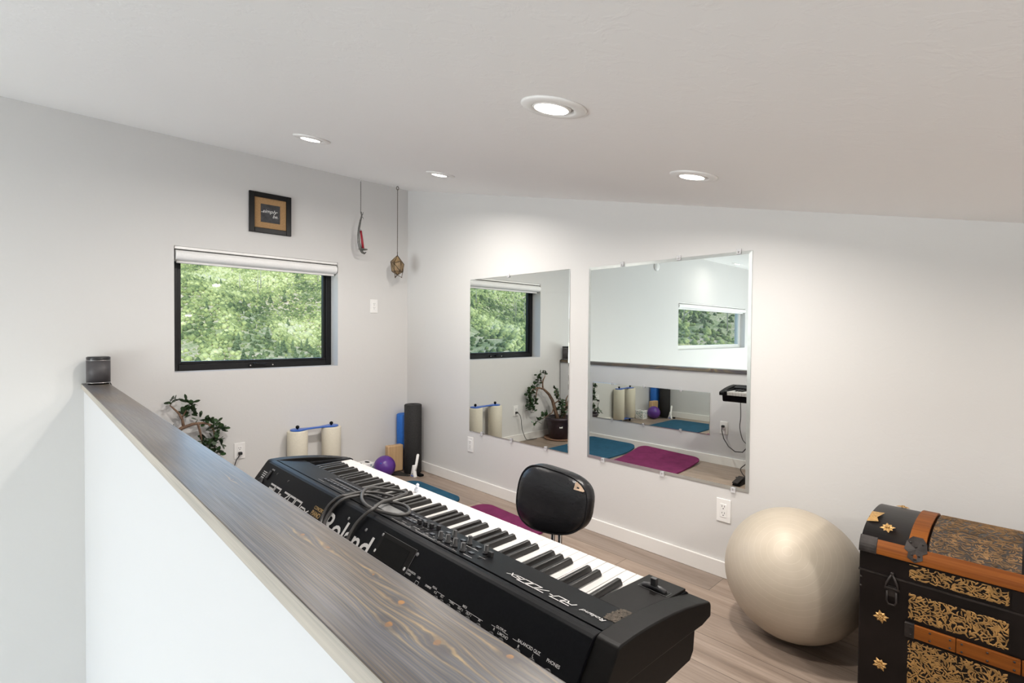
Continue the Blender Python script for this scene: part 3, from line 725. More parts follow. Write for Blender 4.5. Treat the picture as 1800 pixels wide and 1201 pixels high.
def leaf(mb, p, d, L, W, roll):
    d = d.normalized(); a = d.cross(Vector((0,0,1))); a = Vector((1,0,0)) if a.length < .05 else a.normalized()
    a = (Matrix.Rotation(roll, 3, d) @ a); n = a.cross(d)
    prof = [(0, .12), (.25, .62), (.55, 1.), (.82, .8), (1., .0)]
    vs = []; fs = []
    for s_ in (1, -1):
        for t, w_ in prof:
            c = p + d*(t*L) + n*(.10*L*t*t)
            for e in (-1, 0, 1): vs.append(c + a*(e*w_*W/2) + n*(s_*.0011*(1 if e == 0 else .3) + abs(e)*.08*W*w_))
    for s_ in range(2):
        for k in range(4):
            for e in range(2):
                i0 = s_*15 + k*3 + e; q = (i0, i0+1, i0+4, i0+3); fs.append(q if s_ == 0 else q[::-1])
    mb.add(vs, fs, True)
def spray(mb, c, n, rad, up=.3):
    c = Vector(c)
    for _ in range(n):
        d = Vector((rnd.gauss(0, 1), rnd.gauss(0, .6), rnd.gauss(up, .8))).normalized()
        p = c + Vector((rnd.uniform(-1, 1)*rad, rnd.uniform(-.5, .5)*rad, rnd.uniform(-1, 1)*rad))
        p.y = max(p.y, .03)
        if p.y < .06 and d.y < 0: d.y = abs(d.y)*.3
        leaf(mb, p, d, rnd.uniform(.032, .050), rnd.uniform(.022, .032), rnd.uniform(-1, 1))
mb = MB()
for c, n, ra in [((1.80, .05, .742), 9, .014), ((1.705, .05, .715), 12, .022), ((1.685, .05, .665), 10, .024), ((1.725, .055, .655), 8, .018), ((1.655, .055, .615), 8, .018),
                 ((1.60, .06, .585), 10, .022), ((1.565, .06, .55), 16, .03), ((1.535, .055, .51), 16, .03), ((1.555, .055, .46), 18, .032), ((1.53, .055, .42), 10, .022), ((1.57, .055, .395), 14, .028), ((1.61, .06, .46), 12, .026), ((1.545, .055, .365), 10, .022), ((1.63, .065, .42), 8, .02), ((1.60, .06, .335), 6, .018),
                 ((1.60, .15, .24), 12, .028), ((1.66, .16, .27), 14, .03), ((1.72, .17, .285), 10, .025), ((1.54, .15, .222), 5, .014),
                 ((1.83, .19, .56), 6, .014), ((1.85, .19, .51), 10, .022), ((1.88, .19, .45), 10, .024), ((1.93, .21, .40), 18, .035), ((1.90, .21, .34), 18, .04), ((1.93, .23, .29), 16, .035), ((2.02, .21, .35), 12, .03), ((2.05, .21, .29), 8, .025), ((2.06, .215, .47), 8, .02)]:
    spray(mb, c, n, ra)
mb.build('foliage', M['leaf'], r, recalc=False)

# ------------------------------------------------------------------ exercise things in the corner
r = thing('double_foam_roller', (.878, .085, 0), 'pair of cream foam rollers joined by blue end plates, standing against the wall', 'exercise roller')
RC = [(1.010, .084), (.746, .084)]
for x, y in RC:
    mb = MB(); mb.lathe([(.066, .048), (.072, .054), (.073, .445), (.067, .452)], (x, y, 0), (0,0,1), 40); mb.build('foam_cylinder', M['foam_cream'], r)
for zz in (.038, .453):
    mb = MB(); n = 26; poly = []
    for k in range(n+1): t = PI/2 + PI*k/n; poly.append((RC[1][0] + .052*math.cos(t), .084 + .052*math.sin(t)))
    poly += [(.82, .060), (.878, .064), (.94, .060)]
    for k in range(n+1): t = -PI/2 + PI*k/n; poly.append((RC[0][0] + .052*math.cos(t), .084 + .052*math.sin(t)))
    poly += [(.94, .108), (.878, .104), (.82, .108)]
    mb.prism(poly, zz, zz + .009, 2); mb.build('end_plate', M['bluepl'], r, bevel=.002)
for x, y in RC:
    mb = MB(); mb.tube([(x, y, .462), (x, y, .470)], .006, 10); mb.sphere((x, y, .478), .0135, 14, 10); mb.build('knob', M['dark'], r)
    mb = MB(); mb.lathe([(.010, 0), (.014, .006), (.014, .030), (.008, .038)], (x, y, 0), (0,0,1), 14); mb.build('foot_knob', M['dark'], r)
def foam_roller(x, y, R, H, mat, label):
    mb = MB(); mb.lathe([(0, .001), (R-.006, .0), (R, .005), (R, H-.006), (R-.006, H), (R-.012, H+.0005), (.012, H), (.010, H-.02), (0, H-.02)], (x, y, 0), (0,0,1), 44)
    return tag(mb.build('foam_roller', mat, loc=(x, y, 0)), label, 'foam roller', 'foam rollers in the corner')
foam_roller(.100, .252, .0735, .585, M['foam_black'], 'tall black foam roller standing in the room corner')
foam_roller(.076, .076, .066, .480, M['foam_blue'], 'blue foam roller standing behind the black one')
mb = MB(); mb.obox((.211, .136, .1195), (.072, -.006, 0), (.003, .030, 0), (0, 0, .1125)); tag(mb.build('yoga_block', M['block'], bevel=.009, seg=3, loc=(.211, .136, .0)), 'pale wooden yoga block standing before the foam rollers', 'yoga block')
mb = MB(); mb.prism([(.175, .085), (.29, .165), (.29, .20), (.20, .34), (.18, .345), (.176, .22)], 0, .007, 2)
tag(mb.build('black_foam_pad', M['foam_black'], bevel=.002), 'flat black pad on the floor beside the yoga block', 'pad')
r = thing('exercise_ball', (.352, .222, 0), 'small purple rubber ball on the floor by the yoga block', 'ball', None)
mb = MB(); mb.sphere((.352, .222, .0885), .0885, 36, 22); mb.build('rubber_shell', M['purpleball'], r)
mb = MB(); mb.lathe([(.006, .0868), (.006, .0892), (0, .0895)], (.352, .222, .0885), (.75, .55, .55), 12); mb.build('valve_plug', M['bluepl'], r)
r = thing('tissue_box', (.47, .10, 0), 'white box with teal leaf print beside the purple ball', 'box')
mb = MB(); mb.box((.41, .04, 0), (.53, .16, .118)); mb.build('carton', M['whiteplastic'], r, bevel=.004)
mb = MB(); rl = random.Random(3)
for k in range(26):
    u, v, a = rl.uniform(.42, .52), rl.uniform(.015, .105), rl.uniform(0, PI)
    for (o, X) in (((u, .1603, v), (-1, 0, 0)),):
        o = Vector(o); X = Vector(X); Y = Vector((0,0,1)); d = X*math.cos(a) + Y*math.sin(a); e = Y*math.cos(a) - X*math.sin(a)
        mb.add([o - d*.010, o + e*.004, o + d*.010, o - e*.004], [(0,1,2,3)])
    o = Vector((.5303, .05 + (u-.42)*1.0, v)); X = Vector((0, 1, 0)); Y = Vector((0,0,1)); d = X*math.cos(a) + Y*math.sin(a); e = Y*math.cos(a) - X*math.sin(a)
    mb.add([o - d*.010, o + e*.004, o + d*.010, o - e*.004], [(0,1,2,3)])
mb.build('leaf_print', M['teal'], r, recalc=False)
mb = MB(); mb.lathe([(.03, 0), (.03, .0006)], (.445, .10, .118), (0,0,1), 20, sx=.55); mb.build('opening', M['dark'], r); mb = MB(); mb.lathe([(.02, 0), (.02, .0006)], (.505, .10, .118), (0,0,1), 16, sx=.5); mb.build('opening', M['dark'], r)
r = thing('white_stand', (.165, .365, 0), 'small white stand with upright arm on the floor in front of the black roller', 'stand')
mb = MB(); mb.prism([(.345, 0), (.405, 0), (.392, .055), (.387, .098), (.372, .098), (.362, .055)], .155, .185, 0); mb.build('foot', M['whiteplastic'], r, bevel=.004)
mb = MB(); mb.tube([(.166, .388, .05), (.145, .375, .10), (.128, .372, .172)], [.009, .0115, .0115], 12); mb.sphere((.128, .372, .172), .0115, 12, 8); mb.build('arm', M['whiteplastic'], r)
mb = MB(); mb.box((.1852, .358, .006), (.187, .392, .016)); mb.build('blue_switch', M['bluepl'], r, bevel=.001)
mb = MB(); mb.lathe([(.005, 0), (.005, .002)], (.185, .376, .026), (1,0,0), 12); mb.build('button', M['dark'], r)
mb = MB(); mb.box((.10, .345, 0), (.14, .42, .018)); mb.build('weight', M['dark'], r, bevel=.003)

# ------------------------------------------------------------------ mats
def yoga_mat(mat, x0, x1, yc, W, rad, ang, curl, label):
    T = .011; xs = sorted({x0 + rad*(1-math.cos(PI/2*k/10)) for k in range(11)} | {x1 - rad*(1-math.cos(PI/2*k/10)) for k in range(11)} | {x0 + (x1-x0)*k/60 for k in range(4, 57)})
    NY = 14; vs = []; fs = []; ca, sa = math.cos(ang), math.sin(ang)
    for x in xs:
        d = min(x - x0, x1 - x); h = W/2 - (rad - math.sqrt(max(0, rad*rad - (rad - d)**2)) if d < rad else 0)
        for s_ in (0, 1):
            for j in range(NY+1):
                y = -h + 2*h*j/NY; z = curl(x, y) + (T if s_ else 0)
                xx = x - x0; vs.append((x0 + xx*ca - y*sa, yc + xx*sa + y*ca, z))
    R = NY+1
    for i in range(len(xs)-1):
        b = i*2*R; c = b + 2*R
        for j in range(NY):
            fs.append((b+j, b+j+1, c+j+1, c+j)); fs.append((b+R+j, c+R+j, c+R+j+1, b+R+j+1))
        fs.append((b, c, c+R, b+R)); fs.append((b+NY, b+R+NY, c+R+NY, c+NY))
    for b in (0, (len(xs)-1)*2*R): fs += [(b+j, b+R+j, b+R+j+1, b+j+1) for j in range(NY)]
    mb = MB(); mb.add(vs, fs, True)
    o = mb.build('exercise_mat', mat); tag(o, label, 'mat', 'mats on the loft floor')
    md = o.modifiers.new('edge', 'EDGE_SPLIT'); md.split_angle = .8
    return o
def curl_blue(x, y): t = max(0, (x - 1.72)/.34); return .001 + .046*t*t
def curl_plum(x, y):
    t = max(0, (x - 1.62)/.44); u = .5 - y/.62
    return .001 + (.030 + .030*u)*t*t + .018*max(0, min(1, (x-1.45)/.25))*max(0, u - .6)*max(0, 1 - abs(x-1.75)/.35)
yoga_mat(M['matblue'], .225, 2.06, .800, .65, .10, 0., curl_blue, 'teal blue exercise mat on the floor nearest the corner')
yoga_mat(M['matpurple'], .185, 2.06, 1.600, .63, .085, -.062, curl_plum, 'plum purple exercise mat with a curled end, beside the blue one')

# ------------------------------------------------------------------ big exercise ball
r = thing('exercise_ball', (.275, 3.28, 0), 'large pearl beige exercise ball between the wall outlet and the trunk', 'ball')
mb = MB(); mb.sphere((0, 0, 0), .2525, 96, 60, (1, 1, .992)); o = mb.build('vinyl_shell', M['ball']); o.location = (.275, 3.28, .2507); adopt(o, r)

# ------------------------------------------------------------------ chair
r = thing('drummer_chair', (1.31, 2.73, 0), 'black vinyl chair with worn oval backrest on chrome posts, behind the keyboard', 'chair')
cx, cy, cz = 1.115, 2.733, .604; hw_, hh_ = .156, .109
def back_x(yy, zz): return -.024*(yy/hw_)**2 - .012*(zz/hh_)**2 - .20*zz - .09*yy + .012
mb = MB(); n = 56; rings = [(-.030, .86), (-.024, .97), (-.012, 1.), (.012, 1.), (.022, .97), (.0285, .90), (.032, .75), (.034, .5), (.0345, .25)]
o0 = len(mb.v)
for dx, s_ in rings:
    for k in range(n):
        t = 2*PI*k/n; e = 2/2.9
        yy = math.copysign(abs(math.cos(t))**e, math.cos(t))*hw_*s_; zz = math.copysign(abs(math.sin(t))**e, math.sin(t))*hh_*s_
        zz *= 1 - .10*yy/hw_
        mb.v.append((cx + dx*(1 + .0*yy) + back_x(yy, zz), cy + yy, cz + zz))
for i in range(len(rings)-1):
    for k in range(n):
        k2 = (k+1) % n; mb.f.append([i*n+k, i*n+k2, (i+1)*n+k2, (i+1)*n+k]); mb.sm.append(True); mb.mi.append(0)
mb.f.append(list(range(n))[::-1]); mb.sm.append(True); mb.mi.append(0); mb.f.append([(len(rings)-1)*n+k for k in range(n)]); mb.sm.append(True); mb.mi.append(0)
back = mb.build('backrest', M['leather'], r)
def rim(t, dx, s_):
    e = 2/2.9; yy = math.copysign(abs(math.cos(t))**e, math.cos(t))*hw_*s_; zz = math.copysign(abs(math.sin(t))**e, math.sin(t))*hh_*s_*(1 - .10*math.copysign(abs(math.cos(t))**e, math.cos(t))*s_)
    return (cx + dx + back_x(yy, zz), cy + yy, cz + zz)
mb = MB(); mb.tube([rim(2*PI*k/72, .0215, .985) for k in range(73)], .0034, 6, False); mb.build('piping', M['leather'], back)
mb = MB(); pts = []
for k in range(13):
    t = .50 + .42*k/12; pts.append((Vector(rim(t, .0232, .968)), Vector(rim(t, .031, .86 - .05*math.sin(PI*k/12) + .10*abs(k-6)/6))))
mb.add([p + Vector((.0012, 0, 0)) for a, b in pts for p in (a, b)], [(2*k, 2*k+2, 2*k+3, 2*k+1) for k in range(12)], True); mb.build('worn_patch', M['wornpatch'], back)
for dy in (-.021, .013):
    mb = MB(); mb.tube([(1.083, cy+dy, .62), (1.083, cy+dy, .50), (1.085, cy+dy, .44), (1.10, cy+dy, .415), (1.13, cy+dy, .405), (1.32, cy+dy, .405)], .008, 12); mb.build('back_post', M['chrome'], r)
mb = MB(); mb.lathe([(.17, .412), (.19, .420), (.195, .445), (.185, .466), (.14, .474), (0, .478)], (1.33, cy, 0), (0,0,1), 44); mb.build('seat', M['leather'], r)
mb = MB(); mb.lathe([(.035, .395), (.035, .41)], (1.33, cy, 0), (0,0,1), 24); mb.tube([(1.33, cy, .40), (1.33, cy, .10)], .018, 16); mb.build('column', M['chrome'], r)
for k in range(4):
    t = PI/4 + PI/2*k; d = Vector((math.cos(t), math.sin(t), 0)); p = Vector((1.33, cy, .11)); mb = MB()
    mb.tube([p, p + d*.12 + Vector((0,0,-.035)), p + d*.22 + Vector((0,0,-.095))], [.014, .012, .010], 10); lg = mb.build('leg', M['chrome'], r)
    mb = MB(); mb.sphere(p + d*.222 + Vector((0,0,-.0965)), .0135, 12, 8); mb.build('rubber_foot', M['dark'], lg)

# ------------------------------------------------------------------ stage piano
KY0, KY1 = 2.150, 3.545                      # outer faces of the end cheeks
KEY0, KEY1 = 2.206, 3.428                    # run of the white keys
kb = thing('stage_piano', (1.80, 2.85, .65), 'black 88-key stage piano standing behind the half wall', 'keyboard')
BK = Vector((.613, 0, -.79))                 # down the rear panel
def rear(y, d, off=0.): return Vector((1.911, y, .765)) + BK*d + Vector((.79, 0, .613))*off
PA = math.atan2(.0145, .09); PC, PS = math.cos(PA), math.sin(PA)
def pz(x): return .759 + (x - 1.79)*.0145/.09
def panel(x, y, off=0.): return Vector((x - PS*off, y, pz(x) + PC*off))
lowb = [(1.990, .662), (1.980, .652), (1.665, .652), (1.652, .664)]
fold = [(1.884, .7735), (1.893, .7745), (1.900, .7740), (1.906, .7715), (1.911, .765)]
mb = MB()
mb.prism([(1.796, .660), (1.796, .7535), (1.880, .766), (1.882, .7725)] + fold + lowb[:2] + [(1.796, .652)], 2.188, 3.506, 1)
mb.prism([(1.642, .700), (1.642, .722), (1.797, .722), (1.797, .652), (1.665, .652), (1.652, .664)], 2.188, 3.506, 1)
for a, b in ((KEY1, 3.506), (2.188, KEY0)): mb.prism([(1.642, .700), (1.622, .712), (1.619, .736), (1.626, .741), (1.797, .754), (1.797, .70)], a, b, 1)
mb.build('main_case', M['blackplastic'], kb, bevel=.0012, angle=.5)
mb = MB(); a, b = 2.189, 3.505
mb.prism([(1.790, .7535), (1.790, pz(1.79)), (1.8795, pz(1.8795)), (1.8795, .7665)], a, b, 1)
mb.build('control_panel', M['blackplastic'], kb, bevel=.0012)
mb = MB(); mb.prism([(1.626, .7405), (1.626, .7455), (1.788, .7575), (1.788, .7530)], KEY1 + .0015, 3.504, 1); mb.build('lever_block', M['blackmatte'], kb, bevel=.0012)
ch_top = [(1.612, .706), (1.6115, .726), (1.614, .732), (1.619, .735), (1.66, .7455), (1.70, .7545), (1.74, .7615), (1.78, .767), (1.82, .771), (1.855, .7735), (1.889, .7740), (1.897, .7725), (1.903, .766), (1.942, .716), (1.90, .714), (1.80, .711), (1.70, .706), (1.645, .702)]
for (a, b, c, d) in ((KY0, 2.190, KY0 + .008, 2.189), (3.504, KY1, 3.505, KY1 - .008)):
    mb = MB(); mb.prism(ch_top, a, b, 1); ck = mb.build('end_cheek', M['blackmatte'], kb, bevel=.003, seg=3, angle=.5)
    mb = MB(); mb.prism([(1.655, .702), (1.70, .706), (1.80, .711), (1.93, .716), (1.988, .664), (1.978, .650), (1.672, .650), (1.660, .662)], c, d, 1); mb.build('lower_cheek', M['blackmatte'], ck, bevel=.002)
# keys: low notes towards +y
PITCH = (KEY1 - KEY0)/52
mb = MB(); mb.box((1.629, -PITCH/2 + .0005, .7225), (1.792, PITCH/2 - .0005, .738)); mb.box((1.631, -PITCH/2 + .0008, .708), (1.645, PITCH/2 - .0008, .7225))
wk = mb.build('white_key', M['keywhite'], None, bevel=.0009)
mb = MB(); mb.add([(1.683, -.0055, .738), (1.683, .0055, .738), (1.798, .0055, .738), (1.798, -.0055, .738), (1.689, -.0046, .7505), (1.689, .0046, .7505), (1.798, .0046, .7505), (1.798, -.0046, .7505)],
                  [(3,2,1,0),(4,5,6,7),(0,1,5,4),(1,2,6,5),(2,3,7,6),(3,0,4,7)])
bk = mb.build('black_key', M['keyblack'], None, bevel=.0022, seg=3)
BLK = {0: 0, 2: 0, 3: 0, 5: 0, 6: 0}
for k in range(52):
    o = wk if k == 0 else wk.copy()
    if k: COL.objects.link(o)
    o.matrix_basis = Matrix.Translation((0, KEY1 - PITCH*(k + .5), 0)); adopt(o, kb)
fb = True
for k in range(51):
    if k % 7 in (1, 4): continue             # A B C D E F G: no black key after B and E
    o = bk if fb else bk.copy()
    if not fb: COL.objects.link(o)
    fb = False
    o.matrix_basis = Matrix.Translation((0, KEY1 - PITCH*(k + 1), 0)); adopt(o, kb)
# pitch lever
mb = MB(); mb.obox((1.678, 3.471, .7497), (.0085, 0, .0006), (0, .027, 0), (0, 0, .0006)); sl = mb.build('lever_slot', M['dark'], kb)
mb = MB(); mb.tube([(1.678, 3.449, .7505), (1.678, 3.460, .7535), (1.678, 3.471, .7545), (1.678, 3.482, .7535), (1.678, 3.493, .7505)], .0055, 10); mb.box((1.6735, 3.465, .753), (1.6825, 3.476, .7705)); mb.build('pitch_lever', M['blackknob'], kb, bevel=.0012)
mb = MB(); strokes(mb, [[(.0, .0), (.056, .0), (.056, .018), (0, .018), (0, 0)]], .0006, (1.669, 3.499, .7495), (0, -1, 0), (PC, 0, .07), .0003); mb.build('slot_outline', M['lcd'], sl, recalc=False)
# knobs, sliders and buttons
for x, y in ((1.859, 3.075), (1.857, 3.098), (1.825, 3.079), (1.858, 3.124), (1.860, 3.152), (1.820, 3.124), (1.826, 3.183)):
    p = panel(x, y); N = Vector((-PS, 0, PC)); mb = MB(); mb.lathe([(.0066, 0), (.0064, .003), (.0052, .0035), (.0048, .0165), (.0042, .0175), (0, .0175)], p, N, 20)
    k = mb.build('control_knob', M['blackknob'], kb); mb = MB(); mb.obox(p + N*.0125 + Vector((.0048, .0, 0)), (.0004, 0, 0), (0, .0008, 0), N*.005); mb.build('pointer_line', M['letter'], k)
for x, y in ((1.838, 2.966), (1.834, 2.983), (1.829, 3.001), (1.822, 3.018)):
    mb = MB(); p = panel(1.838, y, .0003); mb.obox(p, (.022*PC, 0, .022*PS), (0, .0016, 0), (-PS*.0004, 0, PC*.0004)); s_ = mb.build('slider_slot', M['dark'], kb)
    mb = MB(); mb.obox(panel(x, y, .005), (.0035*PC, 0, .0035*PS), (0, .0048, 0), (-PS*.005, 0, PC*.005)); mb.build('slider_cap', M['blackknob'], kb, bevel=.001)
mb = MB(); mb.obox(panel(1.838, 3.196, .0003), (.020*PC, 0, .020*PS), (0, .0018, 0), (-PS*.0004, 0, PC*.0004)); mb.build('slider_slot', M['dark'], kb)
mb = MB(); mb.obox(panel(1.828, 3.199, .005), (.004*PC, 0, .004*PS), (0, .0055, 0), (-PS*.005, 0, PC*.005)); mb.build('slider_cap', M['blackknob'], kb, bevel=.001)
def button(x, y, w=.0042, l=.0058):
    mb = MB(); mb.obox(panel(x, y, .0012), (w*PC, 0, w*PS), (0, l, 0), (-PS*.0012, 0, PC*.0012)); mb.build('panel_button', M['button'], kb, bevel=.0006)
for k in range(10): button(1.816, 2.498 + .0168*k)
for k in range(8): button(1.849, 2.490 + .0205*k)
for k in range(4): button(1.812, 2.898 + .017*k); button(1.842, 2.905 + .016*k)
for x, y in ((1.815, 3.046), (1.817, 3.100), (1.815, 3.148), (1.854, 3.040), (1.851, 3.168)): button(x, y)
for k in range(5): button(1.806 + .012*(k % 2), 2.742 + .012*k, .003, .0035)
for k in range(4): button(1.805 + .007*k, 2.876 + .006*k, .0028, .005)
mb = MB(); mb.obox(panel(1.838, 2.832, .0006), (.019*PC, 0, .019*PS), (0, .042, 0), (-PS*.0006, 0, PC*.0006)); mb.build('display', M['lcd'], kb, bevel=.0004)
TX, TY = (0, -1, 0), (PC, 0, PS)
BX, BY = (0, 1, 0), tuple(-BK)
def fit_text(mb, txt, origin, X, Y, w=None, h=None, shear=0., thick=.0005, bold=.012):
    t = MB(); text_geo(t, txt, 1., (0,0,0), (1,0,0), (0,1,0), 1., 0., shear=shear, bold=bold)
    xs = [v[0] for v in t.v]; ys = [v[1] for v in t.v]; x0, x1, y0, y1 = min(xs), max(xs), min(0, min(ys) if 'y' in txt or 'p' in txt else 0), max(ys)
    sy = h/(y1 - 0) if h else w/(x1-x0); sx = w/(x1-x0) if w else sy
    o = Vector(origin); X = Vector(X).normalized(); Y = Vector(Y).normalized(); N = X.cross(Y)
    mb.add([o + X*((v[0]-x0)*sx) + Y*(v[1]*sy) + N*thick for v in t.v], t.f)
mb = MB()
for x, a, b, w in ((1.8735, 2.905, 2.985, .0007), (1.8735, 3.005, 3.075, .0012), (1.8735, 3.085, 3.15, .0006), (1.833, 2.487, 2.655, .0009), (1.866, 2.480, 2.52, .0009), (1.866, 2.56, 2.65, .0007), (1.829, 2.895, 2.96, .0006), (1.8305, 3.128, 3.165, .0009), (1.868, 3.165, 3.19, .0012), (1.848, 3.188, 3.206, .0006)):
    strokes(mb, [[(0, 0), (b - a, 0)]], w, panel(x, b, .0003), TX, TY)
rs = random.Random(8)
for k in range(46):
    x, y = rs.choice((1.8690, 1.8610, 1.8285, 1.8440)), rs.uniform(2.90, 3.17); strokes(mb, [[(0, 0), (rs.uniform(.004, .009), 0)]], .0009, panel(x, y, .0003), TX, TY)
mb.build('panel_print', M['letter'], kb, recalc=False)
# squared model lettering drawn with strokes
RD = {'R': [[(0, 1.), (1, 1.), (1, .52), (.1, .52)], [(.1, .52), (.1, 0)], [(.55, .52), (1, 0)]], 'D': [[(0, 1.), (1, 1.), (1, 0), (0, 0), (0, .72)]], '-': [[(.1, .5), (.5, .5)]],
      '7': [[(0, 1.), (1, 1.), (.35, 0)]], '0': [[(0, 0), (0, 1.), (1, 1.), (1, 0), (0, 0)]], 'S': [[(1, 1.), (.1, 1.), (.1, .55), (.9, .5), (.9, 0), (0, 0)]], 'X': [[(0, 1.), (1, 0)], [(0, 0), (1, 1.)]]}
def model_name(mb, origin, X, Y, h, w, sw, slant, small=.62):
    x = 0
    for ch in 'RD-700SX':
        k = small if ch in 'SX' else 1.; ww = w*(.6 if ch == '-' else k*1.05)
        strokes(mb, [[(x + px*ww*.82 + slant*pyy*h*k, pyy*h*k) for px, pyy in ln] for ln in RD[ch]], sw*(.8 if ch in 'SX' else 1), origin, X, Y, .0005)
        x += ww
    return x
mb = MB(); model_name(mb, rear(2.298, .0665), BX, BY, .0245, .0420, .0050, .18, .62); mb.build('rear_model_lettering', M['letter'], kb, recalc=False)
mb = MB(); fit_text(mb, 'Roland', rear(2.700, .077), BX, BY, .224, .053, bold=.012); mb.build('rear_brand_lettering', M['letter'], kb, recalc=False)
mb = MB(); model_name(mb, panel(1.848, 3.432, .0004), TX, TY, .0150, .0205, .0025, .45, .72); mb.build('top_model_lettering', M['letter'], kb, recalc=False)
mb = MB(); fit_text(mb, 'Roland', panel(1.850, 3.490, .0004), TX, TY, .047, .0085, .25); mb.build('top_brand_lettering', M['letter'], kb, recalc=False)
mb = MB(); fit_text(mb, 'CONCERT', rear(2.613, .038), BX, BY, .056, .0085); fit_text(mb, 'PIANO', rear(2.614, .054), BX, BY, .050, .0125)
o = rear(2.634, .063, .0005); mb.obox(o, Vector(BX)*.030, Vector(BY)*.0055, Vector((.79, 0, .613))*.0004); mb.build('gold_sticker', M['goldprint'], kb, recalc=False)
mb = MB()
for txt, y, d, h in (('EXPANSION', 3.073, .0440, .0038), ('BOARD', 3.073, .0495, .0038), ('USB', 3.111, .0455, .0040), ('DAMPER', 3.142, .0500, .0034), ('PEDAL', 3.162, .0455, .0034), ('FC2', 3.172, .0515, .0034), ('FC1', 3.192, .0515, .0034),
                     ('THRU', 3.218, .0510, .0036), ('MIDI', 3.252, .0455, .0038), ('OUT 2', 3.243, .0520, .0034), ('OUT 1', 3.266, .0520, .0034), ('IN', 3.298, .0510, .0036),
                     ('OUTPUT', 3.338, .0450, .0040), ('R', 3.335, .0505, .0040), ('L/MONO', 3.346, .0515, .0042), ('BALANCED OUT', 3.388, .0455, .0044), ('R', 3.392, .0525, .0042), ('L', 3.423, .0525, .0042), ('PHONES', 3.449, .0470, .0046)):
    fit_text(mb, txt, rear(y, d), BX, BY, None, h)
for a, b, d in ((3.142, 3.160, .0470), (3.178, 3.201, .0470), (3.215, 3.249, .0475), (3.263, 3.307, .0475), (3.328, 3.336, .0450), (3.357, 3.366, .0450), (3.378, 3.387, .0455), (3.423, 3.435, .0455)):
    strokes(mb, [[(0, 0), (b - a, 0)]], .0006, rear(a, d), BX, BY)
strokes(mb, [[(0, -.010), (0, 0), (.010, 0), (.010, -.010)]], .0007, rear(3.112, .0505), BX, BY)
mb.build('port_lettering', M['letter'], kb, recalc=False)
mb = MB(); fit_text(mb, 'POWER', rear(2.243, .0075), BX, BY, None, .0046)
for k in range(5): strokes(mb, [[(0, 0), (.030 - .003*k, 0)]], .0026, rear(2.196 + .002*k, .022 + .006*k), BX, BY)
mb.build('power_lettering', M['letter'], kb, recalc=False)
NR = Vector((.79, 0, .613))
mb = MB(); mb.obox(rear(2.248, .024, .001), Vector(BX)*.0085, Vector(BY)*.0155, NR*.0012); pw = mb.build('power_switch', M['dark'], kb, bevel=.0008)
mb = MB(); mb.obox(rear(2.248, .024, .0025), Vector(BX)*.0062, Vector(BY)*.0125, NR*.002); mb.build('rocker', M['blackknob'], pw, bevel=.0015)
mb = MB(); mb.lathe([(.019, 0), (.019, .004), (.016, .005), (.014, .001), (0, .001)], rear(2.219, .060), NR, 28); mb.build('power_inlet', M['blackknob'], kb)
mb = MB(); mb.obox(rear(3.008, .028, .0004), Vector(BX)*.066, Vector(BY)*.026, NR*.0005); ep = mb.build('expansion_cover', M['blackmatte'], kb)
mb = MB(); mb.obox(rear(3.004, .032, .001), Vector(BX)*.051, Vector(BY)*.020, NR*.0003); mb.build('recess', M['dark'], ep)
mb = MB(); strokes(mb, [[(0, 0), (.130, 0), (.130, -.05)]], .0006, rear(2.944, .003), BX, BY, .0012); mb.build('cover_edge', M['lcd'], ep, recalc=False)
for y, d, m in ((2.946, .0445, 'metal'), (3.064, .0445, 'metal'), (2.944, .0095, 'lcd'), (3.079, .0095, 'lcd'), (2.297, .010, 'blackknob'), (2.391, .0125, 'blackknob'), (2.788, .0165, 'lcd'), (2.877, .0185, 'lcd')):
    mb = MB(); mb.lathe([(.0040, 0), (.0036, .0014), (.0012, .002), (0, .002)], rear(y, d), NR, 12); mb.build('screw', M[m], kb)
for y in (3.183, 3.200, 3.221, 3.250, 3.275, 3.303, 3.335, 3.358, 3.396, 3.426, 3.458):
    mb = MB(); mb.lathe([(.0072, 0), (.0072, .0022), (.0048, .0026), (.0042, .0005), (0, .0005)], rear(y, .0605), NR, 18); mb.build('port_socket', M['blackknob'], kb)
mb = MB(); rv = random.Random(2)
for k in range(130):
    y, x = 3.4895 + rv.uniform(-.012, .010), 1.790 + rv.uniform(0, .052); p = panel(x, y, .0003); a = rv.uniform(-.6, .6)
    mb.obox(p, Vector((math.cos(a)*.004*PC, math.sin(a)*.004, math.cos(a)*.004*PS)), Vector((-math.sin(a)*.0016, math.cos(a)*.0016, 0)), (0, 0, .0006))
mb.build('velcro_residue', M['velcro'], kb)
